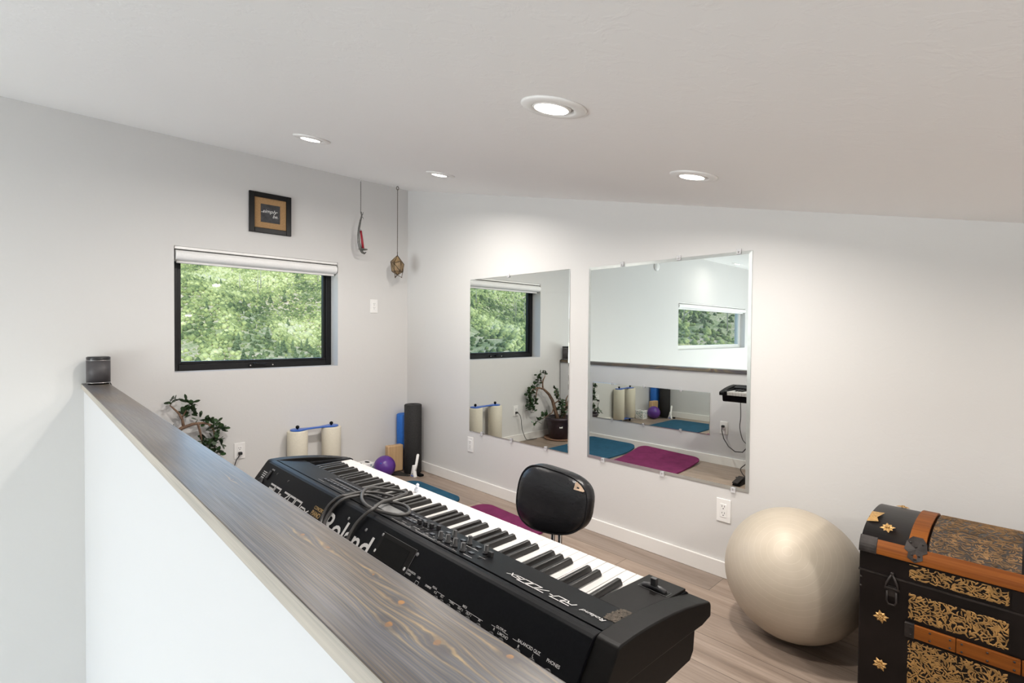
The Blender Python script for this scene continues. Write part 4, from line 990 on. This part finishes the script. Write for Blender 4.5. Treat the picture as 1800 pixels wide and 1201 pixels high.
# cables laid over the piano
def smooth(pts, n=6):
    P = [Vector(p) for p in pts]; out = []
    for i in range(len(P)-1):
        p0, p1, p2, p3 = P[max(i-1,0)], P[i], P[i+1], P[min(i+2, len(P)-1)]
        for k in range(n):
            t = k/n; out.append(.5*((2*p1) + (p2-p0)*t + (2*p0-5*p1+4*p2-p3)*t*t + (3*p1-p0-3*p2+p3)*t**3))
    return out + [P[-1]]
A1 = [(1.985, 2.74, .69), (1.955, 2.702, .719), (1.943, 2.688, .735), (1.930, 2.684, .753), (1.918, 2.690, .768), (1.902, 2.700, .780), (1.885, 2.703, .7805), (1.845, 2.687, .775), (1.813, 2.690, .770), (1.792, 2.706, .766), (1.768, 2.737, .759)]
A2 = [(1.985, 2.75, .69), (1.956, 2.719, .718), (1.943, 2.709, .735), (1.928, 2.708, .754), (1.917, 2.716, .769), (1.900, 2.722, .780), (1.869, 2.719, .779), (1.836, 2.715, .773), (1.826, 2.749, .772), (1.820, 2.785, .771), (1.804, 2.814, .769), (1.799, 2.844, .769), (1.809, 2.880, .770), (1.833, 2.908, .774), (1.859, 2.910, .778), (1.874, 2.885, .780), (1.885, 2.851, .781), (1.887, 2.813, .782), (1.873, 2.760, .782), (1.842, 2.707, .781), (1.809, 2.669, .775), (1.778, 2.656, .767), (1.753, 2.675, .762), (1.734, 2.701, .7605), (1.725, 2.723, .760), (1.731, 2.741, .761), (1.758, 2.761, .766), (1.806, 2.796, .776), (1.859, 2.832, .788), (1.897, 2.858, .787), (1.912, 2.851, .776), (1.927, 2.841, .758), (1.941, 2.839, .739), (1.955, 2.842, .720), (1.985, 2.85, .69)]
mb = MB(); mb.tube(smooth(A1), .0042, 8); mb.tube(smooth(A2), .0042, 8)
tag(mb.build('audio_cable', M['cable'], loc=(1.85, 2.78, .77)), 'dark grey cable looped over the top of the stage piano', 'cable')
r = thing('cable_plug', (1.936, 3.358, .725), 'small silver jack plug with grey lead in the rear of the stage piano', 'plug')
mb = MB(); q = rear(3.358, .0605, .003); mb.tube([q, q + NR*.010, q + NR*.022 + Vector((0, -.004, 0))], [.0042, .0058, .0052], 12); mb.build('plug_body', M['metal'], r)
mb = MB(); mb.tube(smooth([q + NR*.021 + Vector((0, -.004, 0)), q + NR*.032 + Vector((0, -.02, -.003)), q + NR*.03 + Vector((.004, -.04, -.02)), q + Vector((.055, -.05, -.10)), q + Vector((.06, -.06, -.4)), Vector((2.03, 3.36, .05)), Vector((2.02, 3.34, .003)), Vector((1.92, 3.32, .003))]), .0028, 8); mb.build('lead', M['letter'], r)
mb = MB(); mb.sphere((1.664, 2.690, .7455), .0078, 16, 10, (1, .8, 1)); mb.sphere((1.657, 2.684, .7555), .0055, 12, 8); mb.sphere((1.667, 2.697, .7545), .0048, 12, 8)
tag(mb.build('glass_bauble', M['bauble'], loc=(1.66, 2.69, .738)), 'small clear glass trinket lying on the white keys by the cable loop', 'trinket')
# stand and pedal below
r = thing('keyboard_stand', (1.80, 2.84, 0), 'black folding stand under the stage piano', 'keyboard stand')
for s_ in (-1, 1):
    mb = MB(); x = 1.80 + .020*s_; mb.tube([(x, 2.84 - s_*.40, .022), (x, 2.84 + s_*.34, .628)], .0155, 10); mb.build('leg', M['blackmatte'], r)
    mb = MB(); mb.box((1.62, 2.84 + s_*.345 - .016, .624), (1.96, 2.84 + s_*.345 + .016, .6495)); mb.build('top_arm', M['blackmatte'], r, bevel=.004)
    mb = MB(); mb.box((1.64, 2.84 + s_*.41 - .014, 0), (1.99, 2.84 + s_*.41 + .014, .03)); mb.build('foot', M['blackmatte'], r, bevel=.005)
mb = MB(); mb.lathe([(.035, 0), (.035, .016), (.02, .02), (0, .02)], (1.775, 2.835, .35), (-1, 0, 0), 24); mb.build('clutch_knob', M['blackknob'], r)
r = thing('sustain_pedal', (1.62, 2.31, 0), 'black sustain pedal on the floor under the stage piano, seen in the larger mirror', 'pedal')
mb = MB(); mb.prism([(1.57, 0), (1.74, 0), (1.74, .042), (1.70, .046), (1.57, .014)], 2.285, 2.345, 1); mb.build('base', M['blackmatte'], r, bevel=.004)
mb = MB(); mb.prism([(1.545, .026), (1.68, .052), (1.68, .060), (1.545, .034)], 2.292, 2.338, 1); mb.build('foot_plate', M['iron'], r, bevel=.003)
mb = MB(); mb.tube(smooth([(1.90, 2.21, .6485), (1.90, 2.21, .62), (1.90, 2.213, .50), (1.90, 2.207, .41), (1.90, 2.23, .315), (1.90, 2.27, .27), (1.91, 2.30, .215), (1.90, 2.27, .165), (1.90, 2.262, .11), (1.90, 2.22, .06), (1.89, 2.24, .02), (1.86, 2.27, .008), (1.80, 2.22, .006), (1.82, 2.30, .006), (1.76, 2.315, .010), (1.742, 2.315, .015)]), .0035, 8); mb.build('cord', M['cableblack'], r)

# ------------------------------------------------------------------ steamer trunk
TY0, TY1, TXB, TXF = 3.564, 4.404, .176, .594
XC, HA, HB, LZ = .385, .209, .079, .531
tk = thing('steamer_trunk', (XC, (TY0+TY1)/2, 0), 'antique domed trunk in black and gold tin with wooden slats, against the mirror wall', 'trunk')
def lid(t, off=0.):
    c, s_ = math.cos(t), math.sin(t); e = 2/2.4
    x = HA*math.copysign(abs(c)**e, c); z = HB*s_
    n = Vector((math.copysign(abs(x/HA)**1.4*1.2/HA, x), 0, z/(HB*HB))); n.normalize()
    return Vector((XC + x, 0, LZ + z)) + n*off, n
def lp(y, t, off=0.): p, n = lid(t, off); return Vector((p.x, y, p.z))
mb = MB(); mb.box((TXB, TY0, 0.012), (TXF, TY1, .470)); mb.build('chest', M['trunkblack'], tk, bevel=.004)
mb = MB(); prof = [(lid(PI*k/36)[0].x, lid(PI*k/36)[0].z) for k in range(37)]
mb.prism([(TXF, .474), *prof, (TXB, .474)], TY0, TY1, 1, True); ld = mb.build('lid', M['trunkblack'], tk, angle=.9)
for p in ld.data.polygons:
    if len(p.vertices) > 6 or abs(p.normal.z) < .05: p.use_smooth = False
mb = MB(); mb.box((TXB - .002, TY0 - .002, .468), (TXF + .003, TY1 + .002, .4735)); mb.build('lid_rim', M['iron'], tk)
def arc_strip(mb, y0, y1, t0, t1, o0, o1, n=24):
    ts = [t0 + (t1-t0)*k/n for k in range(n+1)]
    vs = []
    for t in ts: vs += [lp(y0, t, o0), lp(y1, t, o0), lp(y1, t, o1), lp(y0, t, o1)]
    fs = [(3, 2, 1, 0), tuple(4*n + i for i in range(4))]
    for k in range(n):
        a = 4*k
        for i in range(4): j = (i+1) % 4; fs.append((a+i, a+j, a+4+j, a+4+i))
    mb.add(vs, fs)
R_ = math.radians
mb = MB(); arc_strip(mb, 3.606, 4.362, R_(1), R_(27), 0, .008, 6); sl1 = mb.build('lid_slat', M['slat'], tk, bevel=.0015)
mb = MB(); arc_strip(mb, 3.606, 4.362, R_(153), R_(179), 0, .008, 6); mb.build('lid_slat', M['slat'], tk, bevel=.0015)
for a, b in ((TY0, 3.606), (4.362, TY1)):
    mb = MB(); arc_strip(mb, a - .0015, b + .002, R_(0), R_(29), 0, .0095, 6); mb.build('corner_cap', M['iron'], tk, bevel=.0015)
for a, b in ((3.680, 3.722), (4.246, 4.288)):
    mb = MB(); arc_strip(mb, a, b, R_(27), R_(153), 0, .007, 30); mb.build('lid_strap', M['slat'], tk, bevel=.0015)
    mb = MB(); cyy = (a+b)/2; sh = [(-.024, 36), (-.012, 45), (.012, 45), (.024, 36), (.027, 22), (.017, 18), (.018, 9), (.0, 3), (-.018, 9), (-.017, 18), (-.027, 22)]
    vs = [lp(cyy + u, R_(t), .006) for u, t in sh] + [lp(cyy + u, R_(t), .0100) for u, t in sh] + [lp(cyy, R_(24), .0112)]; n = len(sh)
    mb.add(vs, [tuple(range(n))[::-1]] + [(i, (i+1) % n, n + (i+1) % n, n + i) for i in range(n)] + [(n + i, n + (i+1) % n, 2*n) for i in range(n)]); cl = mb.build('strap_clasp', M['iron'], tk)
    mb = MB()
    for u, t in ((-.014, 34), (.014, 34), (0, 9), (0, 28), (-.008, 15), (.008, 15)): mb.sphere(lp(cyy + u, R_(t), .0100), .0030, 10, 6)
    mb.build('stud', M['iron'], cl)
mb = MB(); mb.box((TXF, 3.905, .475), (TXF + .004, 4.063, .53)); arc_strip(mb, 3.928, 4.04, R_(1), R_(179), .0005, .003, 36); mb.build('centre_band', M['trunkblack'], tk)
# raised tin leaf work
def relief(mb, fn, u0, u1, v0, v1, n, L, W, seed, aspect=1.):
    rr = random.Random(seed); done = []
    tries = 0
    while len(done) < n and tries < n*60:
        tries += 1
        u, v = rr.uniform(u0, u1), rr.uniform(v0, v1)
        if any((u-a)**2 + (v-b)**2 < (W*1.05)**2 for a, b in done): continue
        done.append((u, v))
        uu = abs(u - (u0+u1)/2)
        ang = noise.noise(Vector((uu*34, v*34, seed)))*5.5 + .6 + rr.choice((0, 0, 1.1, -1.1)); ang = ang if u < (u0+u1)/2 else PI - ang
        bend = noise.noise(Vector((uu*25, v*25, seed + 9)))*3.2; big = rr.random() < .12; l = L*rr.uniform(.6, 1.2)*(1.15 if big else 1); w = W*rr.uniform(.65, 1.1)*(1.9 if big else 1); N = 5; rows = []
        x, y, a = u - math.cos(ang)*l/2, v - math.sin(ang)*l/2, ang - bend/2
        for k in range(N+1):
            s_ = k/N; ww = w*(math.sin(PI*min(1, s_*.9 + .07))**.8)/2
            ex, ey = -math.sin(a), math.cos(a)
            rows.append(((x + ex*ww, y + ey*ww), (x, y), (x - ex*ww, y - ey*ww))); a += bend/N; x += math.cos(a)*l/N; y += math.sin(a)*l/N
        cl = lambda p: (min(u1, max(u0, p[0])), min(v1, max(v0, p[1])))
        vs = []
        for A, B_, C_ in rows: vs += [fn(*cl(A), .0006), fn(*cl(B_), .0022), fn(*cl(C_), .0006)]
        fs = []
        for k in range(N): b = 3*k; fs += [(b, b+1, b+4, b+3), (b+1, b+2, b+5, b+4)]
        mb.add(vs, fs, True)
flat = lambda u, v, o: Vector((TXF + .0012 + o, u, v))
for (y0, y1) in ((3.688, 3.901), (4.067, 4.280)):
    for z0, z1, n, sd in ((.483, .526, 150, 1), (.364, .440, 270, 2), (.165, .302, 470, 3)):
        mb = MB(); mb.box((TXF, y0 - .003, z0 - .003), (TXF + .0012, y1 + .003, z1 + .003)); pn = mb.build('tin_panel', M['trunkblack'], tk)
        mb = MB(); relief(mb, flat, y0, y1, z0, z1, n, .0165, .0046, sd); mb.build('leaf_relief', M['goldold'], pn, recalc=False)
arcl = .085
for (y0, y1, sd) in ((3.728, 3.922, 4), (4.046, 4.240, 5)):
    mb = MB(); arc_strip(mb, y0, y1, R_(28), R_(152), 0, .0012, 30); pn = mb.build('lid_panel', M['trunkgrey'], tk)
    S0 = .46; fn = lambda u, v, o: lp(u, R_(28) + (v/S0)*R_(124), .0012 + o)
    mb = MB(); relief(mb, fn, y0, y1, 0, S0, 800, .019, .0046, sd); mb.build('leaf_relief', M['golddull'], pn, recalc=False)
def slat(z0, z1, a, b, name='front_slat'):
    mb = MB(); mb.box((TXF, a, z0), (TXF + .010, b, z1)); o = mb.build(name, M['slat'], tk, bevel=.002)
    mb = MB()
    for yy in (a + .012, (a+b)/2, b - .012):
        for zz in (z0 + .009, z1 - .009): mb.sphere((TXF + .010, yy, zz), .0028, 8, 6)
    mb.build('nail', M['iron'], o)
for z0, z1 in ((.312, .352), (.112, .152)):
    for a, b in ((3.683, 3.7955), (3.7965, 3.925), (3.927, 4.043), (4.045, 4.287)): slat(z0, z1, a, b)
    mb = MB(); mb.box((TXF, 3.681, z0 - .002), (TXF + .0115, 3.704, z1 + .002)); mb.build('slat_end_cap', M['iron'], tk, bevel=.002)
def rosette(fn, cu, cv, R, rot=0.):
    mb = MB(); n = 8
    for k in range(n):
        a = 2*PI*k/n + rot; Lr = R*(1.12 if k % 2 == 0 else .92); c, s_ = math.cos(a), math.sin(a)
        P = lambda l, w, o: fn(cu + c*l - s_*w, cv + s_*l + c*w, o)
        w_ = R*.30
        mb.add([P(.1*R, 0, .003), P(.55*R, w_, .002), P(Lr, 0, .0015), P(.55*R, -w_, .002), P(.55*R, 0, .0062)], [(0, 3, 4), (3, 2, 4), (2, 1, 4), (1, 0, 4)])
    for k in range(5): a = 2*PI*k/5; mb.sphere(fn(cu + .17*R*math.cos(a), cv + .17*R*math.sin(a), .006), R*.14, 8, 6)
    mb.build('gold_rosette', M['gold'], tk, recalc=False)
for yy in (3.622, 4.346):
    rosette(flat, yy, .341, .0185, .2); rosette(flat, yy, .193, .0185, .5)
    rosette(lambda u, v, o: lp(u, v/.075*R_(36), .0004 + o), yy, .112, .0185, .3)
    rosette(lambda u, v, o: lp(u, v/.075*R_(36), .0004 + o), yy, .262, .0185, .3)
    e = TY0 if yy < 4 else TY1; d = 1 if yy < 4 else -1
    mb = MB(); vs = [lp(e, R_(58), .002), lp(e, R_(82), .002), lp(e + d*.034, R_(84), .002), lp(e + d*.022, R_(70), .003), lp(e + d*.030, R_(62), .002)]; mb.add(vs, [tuple(range(5))]); mb.build('gold_corner', M['gold'], tk)
for yy in (3.648, 4.320):
    mb = MB(); x = TXF + .005
    mb.tube([(x, yy, .484), (x + .004, yy - .013, .455), (x + .004, yy - .016, .440), (x + .004, yy + .016, .440), (x + .004, yy + .013, .455), (x, yy, .484)], .0032, 8)
    mb.box((TXF, yy - .019, .434), (TXF + .008, yy + .019, .440)); mb.box((TXF, yy - .010, .415), (TXF + .007, yy + .010, .445)); mb.sphere((x, yy, .484), .005, 10, 8)
    mb.tube([(x+.004, yy - .011, .432), (x+.004, yy - .012, .400), (x+.004, yy - .007, .391), (x+.004, yy + .007, .391), (x+.004, yy + .012, .400), (x+.004, yy + .011, .432)], .0028, 8)
    mb.build('draw_latch', M['iron'], tk)
mb = MB(); mb.box((TXF, 3.945, .40), (TXF + .007, 4.025, .468)); mb.lathe([(.026, 0), (.026, .010), (.016, .014), (0, .014)], (TXF + .004, 3.985, .44), (1,0,0), 22); mb.box((TXF, 3.955, .475), (TXF + .012, 4.015, .520)); mb.build('lock_plate', M['iron'], tk, bevel=.003)
for z in (.447, .418, .06, .03):
    mb = MB(); mb.sphere((TXF - .001, TY0 + .004, z), .004, 8, 6); mb.build('edge_stud', M['iron'], tk)
for x in (TXB + .04, TXF - .04):
    for y in (TY0 + .05, TY1 - .05):
        mb = MB(); mb.lathe([(.015, 0), (.018, .006), (.014, .013)], (x, y, 0), (0,0,1), 16); mb.build('foot', M['iron'], tk)

# ------------------------------------------------------------------ hillside outside
def hz(r, phi):
    """ground height by distance and bearing from the end wall"""
    if r < 130: z = -6.0 - 10.0*(r/130)
    else:
        t = (r - 130)/470; z = -16.0 + 94*(t**1.05)
    ridge = 6.0*math.sin(phi*9 + r*.0105) + 4.0*math.sin(phi*23 - r*.0225)
    return z + ridge*min(1, max(0, (r - 110)/160)) + 1.6*noise.noise(Vector((r*.025, phi*14, 0)))
def hp(r, phi): return Vector((1.2 + r*math.sin(phi), -r*math.cos(phi), hz(r, phi)))
ph0, ph1, NP, NR_ = R_(-80), R_(86), 150, 70
vs = []; fs = []
for i in range(NR_+1):
    rr_ = 4 + 620*(i/NR_)**1.15
    for j in range(NP+1): vs.append(hp(rr_, ph0 + (ph1-ph0)*j/NP))
for i in range(NR_):
    for j in range(NP): a = i*(NP+1) + j; fs.append((a, a+1, a+NP+2, a+NP+1))
mb = MB(); mb.add(vs, fs, True); hill = mb.build('hills', M['hill'], recalc=False)
struct(hill, 'sunlit scrub covered hillside outside the windows', 'hillside')
hill.data.flip_normals()
rh = random.Random(11)
def blob_proto(seed, sub=1):
    bm = bmesh.new(); bmesh.ops.create_icosphere(bm, subdivisions=sub, radius=1.)
    for v in bm.verts:
        k = 1 + .42*noise.noise(v.co*1.7 + Vector((seed*7.3, 0, 0))) + .22*noise.noise(v.co*4.1 + Vector((0, seed*3.1, 0)))
        v.co *= k; v.co.z = max(-.35, v.co.z)
    bm.verts.ensure_lookup_table(); V = np.array([v.co[:] for v in bm.verts]); F = np.array([[v.index for v in f.verts] for f in bm.faces]); bm.free(); return V, F
PROT = [blob_proto(k, 1) for k in range(9)]
def merged(name, items, mat):
    """items: list of (proto, position, scale xyz, turn, tone)"""
    Vs, Fs, Ts, o = [], [], [], 0
    for pr, p, s_, a, tone in items:
        V, F = pr; c, sn = math.cos(a), math.sin(a); W = V*np.array(s_)
        W = np.stack([W[:,0]*c - W[:,1]*sn, W[:,0]*sn + W[:,1]*c, W[:,2]], 1) + np.array(p)
        Vs.append(W); Fs.append(F + o); Ts.append(np.full(len(V), tone, np.float32)); o += len(V)
    V = np.concatenate(Vs); F = np.concatenate(Fs)
    me = bpy.data.meshes.new(name); me.vertices.add(len(V)); me.vertices.foreach_set('co', V.ravel().astype(np.float32))
    me.loops.add(F.size); me.loops.foreach_set('vertex_index', F.ravel().astype(np.int32))
    me.polygons.add(len(F)); me.polygons.foreach_set('loop_start', np.arange(0, F.size, 3, dtype=np.int32)); me.polygons.foreach_set('loop_total', np.full(len(F), 3, np.int32))
    at = me.attributes.new('tone', 'FLOAT', 'POINT'); at.data.foreach_set('value', np.concatenate(Ts))
    me.materials.append(mat); me.update(calc_edges=True)
    o_ = bpy.data.objects.new(name, me); COL.objects.link(o_); return o_
def conifer(p, H):
    r = thing('conifer_tree', p, 'dark conifer standing among the shrubs on the hillside outside', 'tree', 'conifers on the hillside')
    mb = MB(); mb.tube([p, p + Vector((0, 0, H*.5))], [.14, .07], 6); mb.build('trunk', M['snag'], r)
    mb = MB(); rr = random.Random(int(p.x*100)); NL = 8
    for k in range(NL):
        z0 = H*(.08 + .80*k/NL); R = H*.30*(1 - k/NL*.84); n = 13; b = len(mb.v)
        mb.v.append(tuple(p + Vector((0, 0, z0 + H*.22)))); mb.v.append(tuple(p + Vector((0, 0, z0 + H*.03))))
        for j in range(n):
            a = 2*PI*j/n + k; q = R*rr.uniform(.5, 1.2)
            mb.v.append(tuple(p + Vector((math.cos(a)*q, math.sin(a)*q, z0 - H*.05*rr.random()))))
        for j in range(n):
            j2 = (j+1) % n; mb.f += [[b, b+2+j, b+2+j2], [b+1, b+2+j2, b+2+j]]; mb.sm += [False]*2; mb.mi += [0]*2
    mb.build('foliage', M['conifer'], r, recalc=False); return r
cons = []; TAKEN = []
def conifers(phA, phB, n, r0, r1):
    for _ in range(n):
        phi = R_(rh.uniform(phA, phB)); r = rh.uniform(r0, r1)
        p = hp(r, phi) - Vector((0, 0, .3))
        if any((p.x-x)**2 + (p.y-y)**2 < 17 for x, y, q in TAKEN): continue
        TAKEN.append((p.x, p.y, 1.9))
        if len(cons) < 4: cons.append(conifer(p, (4.4, 5.2, 6.0, 3.8)[len(cons)]))
        else: cons.append(dup(cons[rh.randrange(4)], p))
conifers(-27, -15, 75, 135, 215); conifers(-28, -12, 12, 220, 400); conifers(36, 52, 24, 240, 560); conifers(57, 74, 20, 220, 560)
snags = []
def snag_field(phA, phB, n, r0, r1):
    for _ in range(n):
        phi = R_(rh.uniform(phA, phB)); r = rh.uniform(r0, r1); p = hp(r, phi) - Vector((0, 0, .4))
        if any((p.x-x)**2 + (p.y-y)**2 < 17 for x, y, q in TAKEN): continue
        TAKEN.append((p.x, p.y, .9))
        if len(snags) < 3:
            H = (14, 18, 11)[len(snags)]; t = thing('dead_tree', p, 'bare grey dead tree trunk on the hillside outside', 'tree', 'dead trees on the hillside')
            mb = MB(); mb.tube([p, p + Vector((.1, 0, H*.5)), p + Vector((.0, .1, H))], [.26, .18, .05], 6)
            for k in range(5): a = k*1.9; q = p + Vector((.05, .05, H*(.4 + .11*k))); mb.tube([q, q + Vector((math.cos(a)*1.3, math.sin(a)*1.3, .7))], [.08, .03], 4)
            mb.build('bare_trunk', M['snag'], t); snags.append(t)
        else: snags.append(dup(snags[rh.randrange(3)], p))
snag_field(-28, -8, 16, 320, 580); snag_field(34, 52, 34, 280, 580); snag_field(56, 74, 30, 220, 580)
CELL = {}
for x, y, q in TAKEN: CELL.setdefault((int(x//4), int(y//4)), []).append((x, y, q))
items = []
def scatter(phA, phB, n, smin, smax):
    for _ in range(n):
        phi = R_(rh.uniform(phA, phB)); r = math.sqrt(rh.uniform(110**2, 618**2))
        dens = noise.noise(Vector((r*.014, phi*11, 3.))); fl = noise.noise(Vector((r*.03, phi*30, 9.)))
        if dens + .5*fl < -.16 and rh.random() < (.80 if r < 260 else .35): continue
        s_ = rh.uniform(smin, smax)*(1 + .5*max(0, dens))*(1.6 if rh.random() < .10 else 1); p = hp(r, phi)
        near = [c for i in (-1, 0, 1) for j in (-1, 0, 1) for c in CELL.get((int(p.x//4)+i, int(p.y//4)+j), ())]
        if any((p.x-x)**2 + (p.y-y)**2 < (q + s_*1.3)**2 for x, y, q in near): continue
        tone = .40 + .80*dens + .35*noise.noise(Vector((r*.05, phi*50, 21.))) + rh.gauss(0, .16) + (.10 if r > 300 else -.10)
        items.append((PROT[rh.randrange(9)], (p.x, p.y, p.z), (s_, s_, s_*rh.uniform(.8, 1.5)), rh.uniform(0, 6.28), min(1, max(0, tone))))
scatter(-30, -7, 44000, .42, 1.0); scatter(35, 50, 19000, .5, 1.15); scatter(57, 73, 16000, .5, 1.2); scatter(-75, -31, 6000, .9, 1.8); scatter(-6, 34, 10000, .7, 1.5); scatter(74, 84, 600, 1.5, 3.0)
tag(merged('shrubs', items, M['shrub']), 'green scrub oak covering the hillside outside the windows', 'shrubs', None, 'stuff')

# ------------------------------------------------------------------ camera
f_px, pitch, yaw, roll = 885.9234, -.0184, .803, .0076
fw = Vector((-math.cos(yaw)*math.cos(pitch), -math.sin(yaw)*math.cos(pitch), math.sin(pitch)))
r0 = Vector((-math.sin(yaw), math.cos(yaw), 0)); u0 = r0.cross(fw)
rt = r0*math.cos(roll) + u0*math.sin(roll); up = -r0*math.sin(roll) + u0*math.cos(roll)
cam = bpy.data.cameras.new('camera'); cam.sensor_width = 36; cam.lens = f_px*36/1800; cam.clip_start = .02; cam.clip_end = 2000
co = bpy.data.objects.new('camera', cam); COL.objects.link(co)
co.matrix_world = Matrix(((rt.x, up.x, -fw.x, 2.482), (rt.y, up.y, -fw.y, 3.9333), (rt.z, up.z, -fw.z, 1.2068), (0, 0, 0, 1)))
sc.camera = co

# ------------------------------------------------------------------ light
def lamp(name, kind, loc, direction, energy, color, **kw):
    d = bpy.data.lights.new(name, kind); d.energy = energy; d.color = color
    for k, v in kw.items(): setattr(d, k, v)
    o = bpy.data.objects.new(name, d); COL.objects.link(o); o.location = loc
    o.rotation_euler = Vector(direction).to_track_quat('-Z', 'Y').to_euler(); return o
P_DOWN, P_EAST, P_UP, SUN, SKY = 9.9, 45., 77., 3.2, .5
for (x, y) in LIGHTS:
    p = Vector((x, y, ceil_z(y))) + CN*.0095
    lamp('downlight_beam', 'AREA', p, CN, 2.5 if x > 3 else P_DOWN if y < 4 else 6., (1, .945, .885), shape='DISK', size=.085, spread=R_(164))  # also serves the two added lights in the low end
for a, b in EWIN:
    lamp('window_ceiling_fill', 'AREA', (ROOM_X - .045, (a+b)/2, -.3), (-1, 0, .75), P_UP, (.945, .965, 1), shape='RECTANGLE', size=b - a - .1, size_y=2.5)  # added lamp at the window, aimed up to brighten the ceiling
    lamp('window_daylight', 'AREA', (ROOM_X - .03, (a+b)/2, -.3), (-1, 0, -.55), P_EAST, (.86, .93, 1), shape='RECTANGLE', size=b - a - .1, size_y=2.5)
lamp('sun', 'SUN', (0, 0, 30), (-.35, -.75, -.62), SUN, (1, .95, .86), angle=.01)
w = bpy.data.worlds.new('sky'); sc.world = w; w.use_nodes = True
nt = w.node_tree; bg = nt.nodes['Background']; sk = nt.nodes.new('ShaderNodeTexSky')
sk.sky_type = 'NISHITA'; sk.sun_disc = False; sk.sun_elevation = R_(38); sk.sun_rotation = R_(25); sk.altitude = 2000
nt.links.new(sk.outputs[0], bg.inputs[0]); bg.inputs[1].default_value = SKY

sc.view_settings.view_transform = 'Standard'; sc.view_settings.look = 'None'; sc.view_settings.gamma = 1
sc.view_settings.use_curve_mapping = False; sc.view_settings.exposure = .40
sc.cycles.max_bounces = 12; sc.cycles.diffuse_bounces = 6; sc.cycles.glossy_bounces = 6; sc.cycles.transparent_max_bounces = 12
sc.cycles.use_denoising = True; sc.cycles.caustics_reflective = False; sc.cycles.caustics_refractive = False
sc.cycles.sample_clamp_indirect = 4
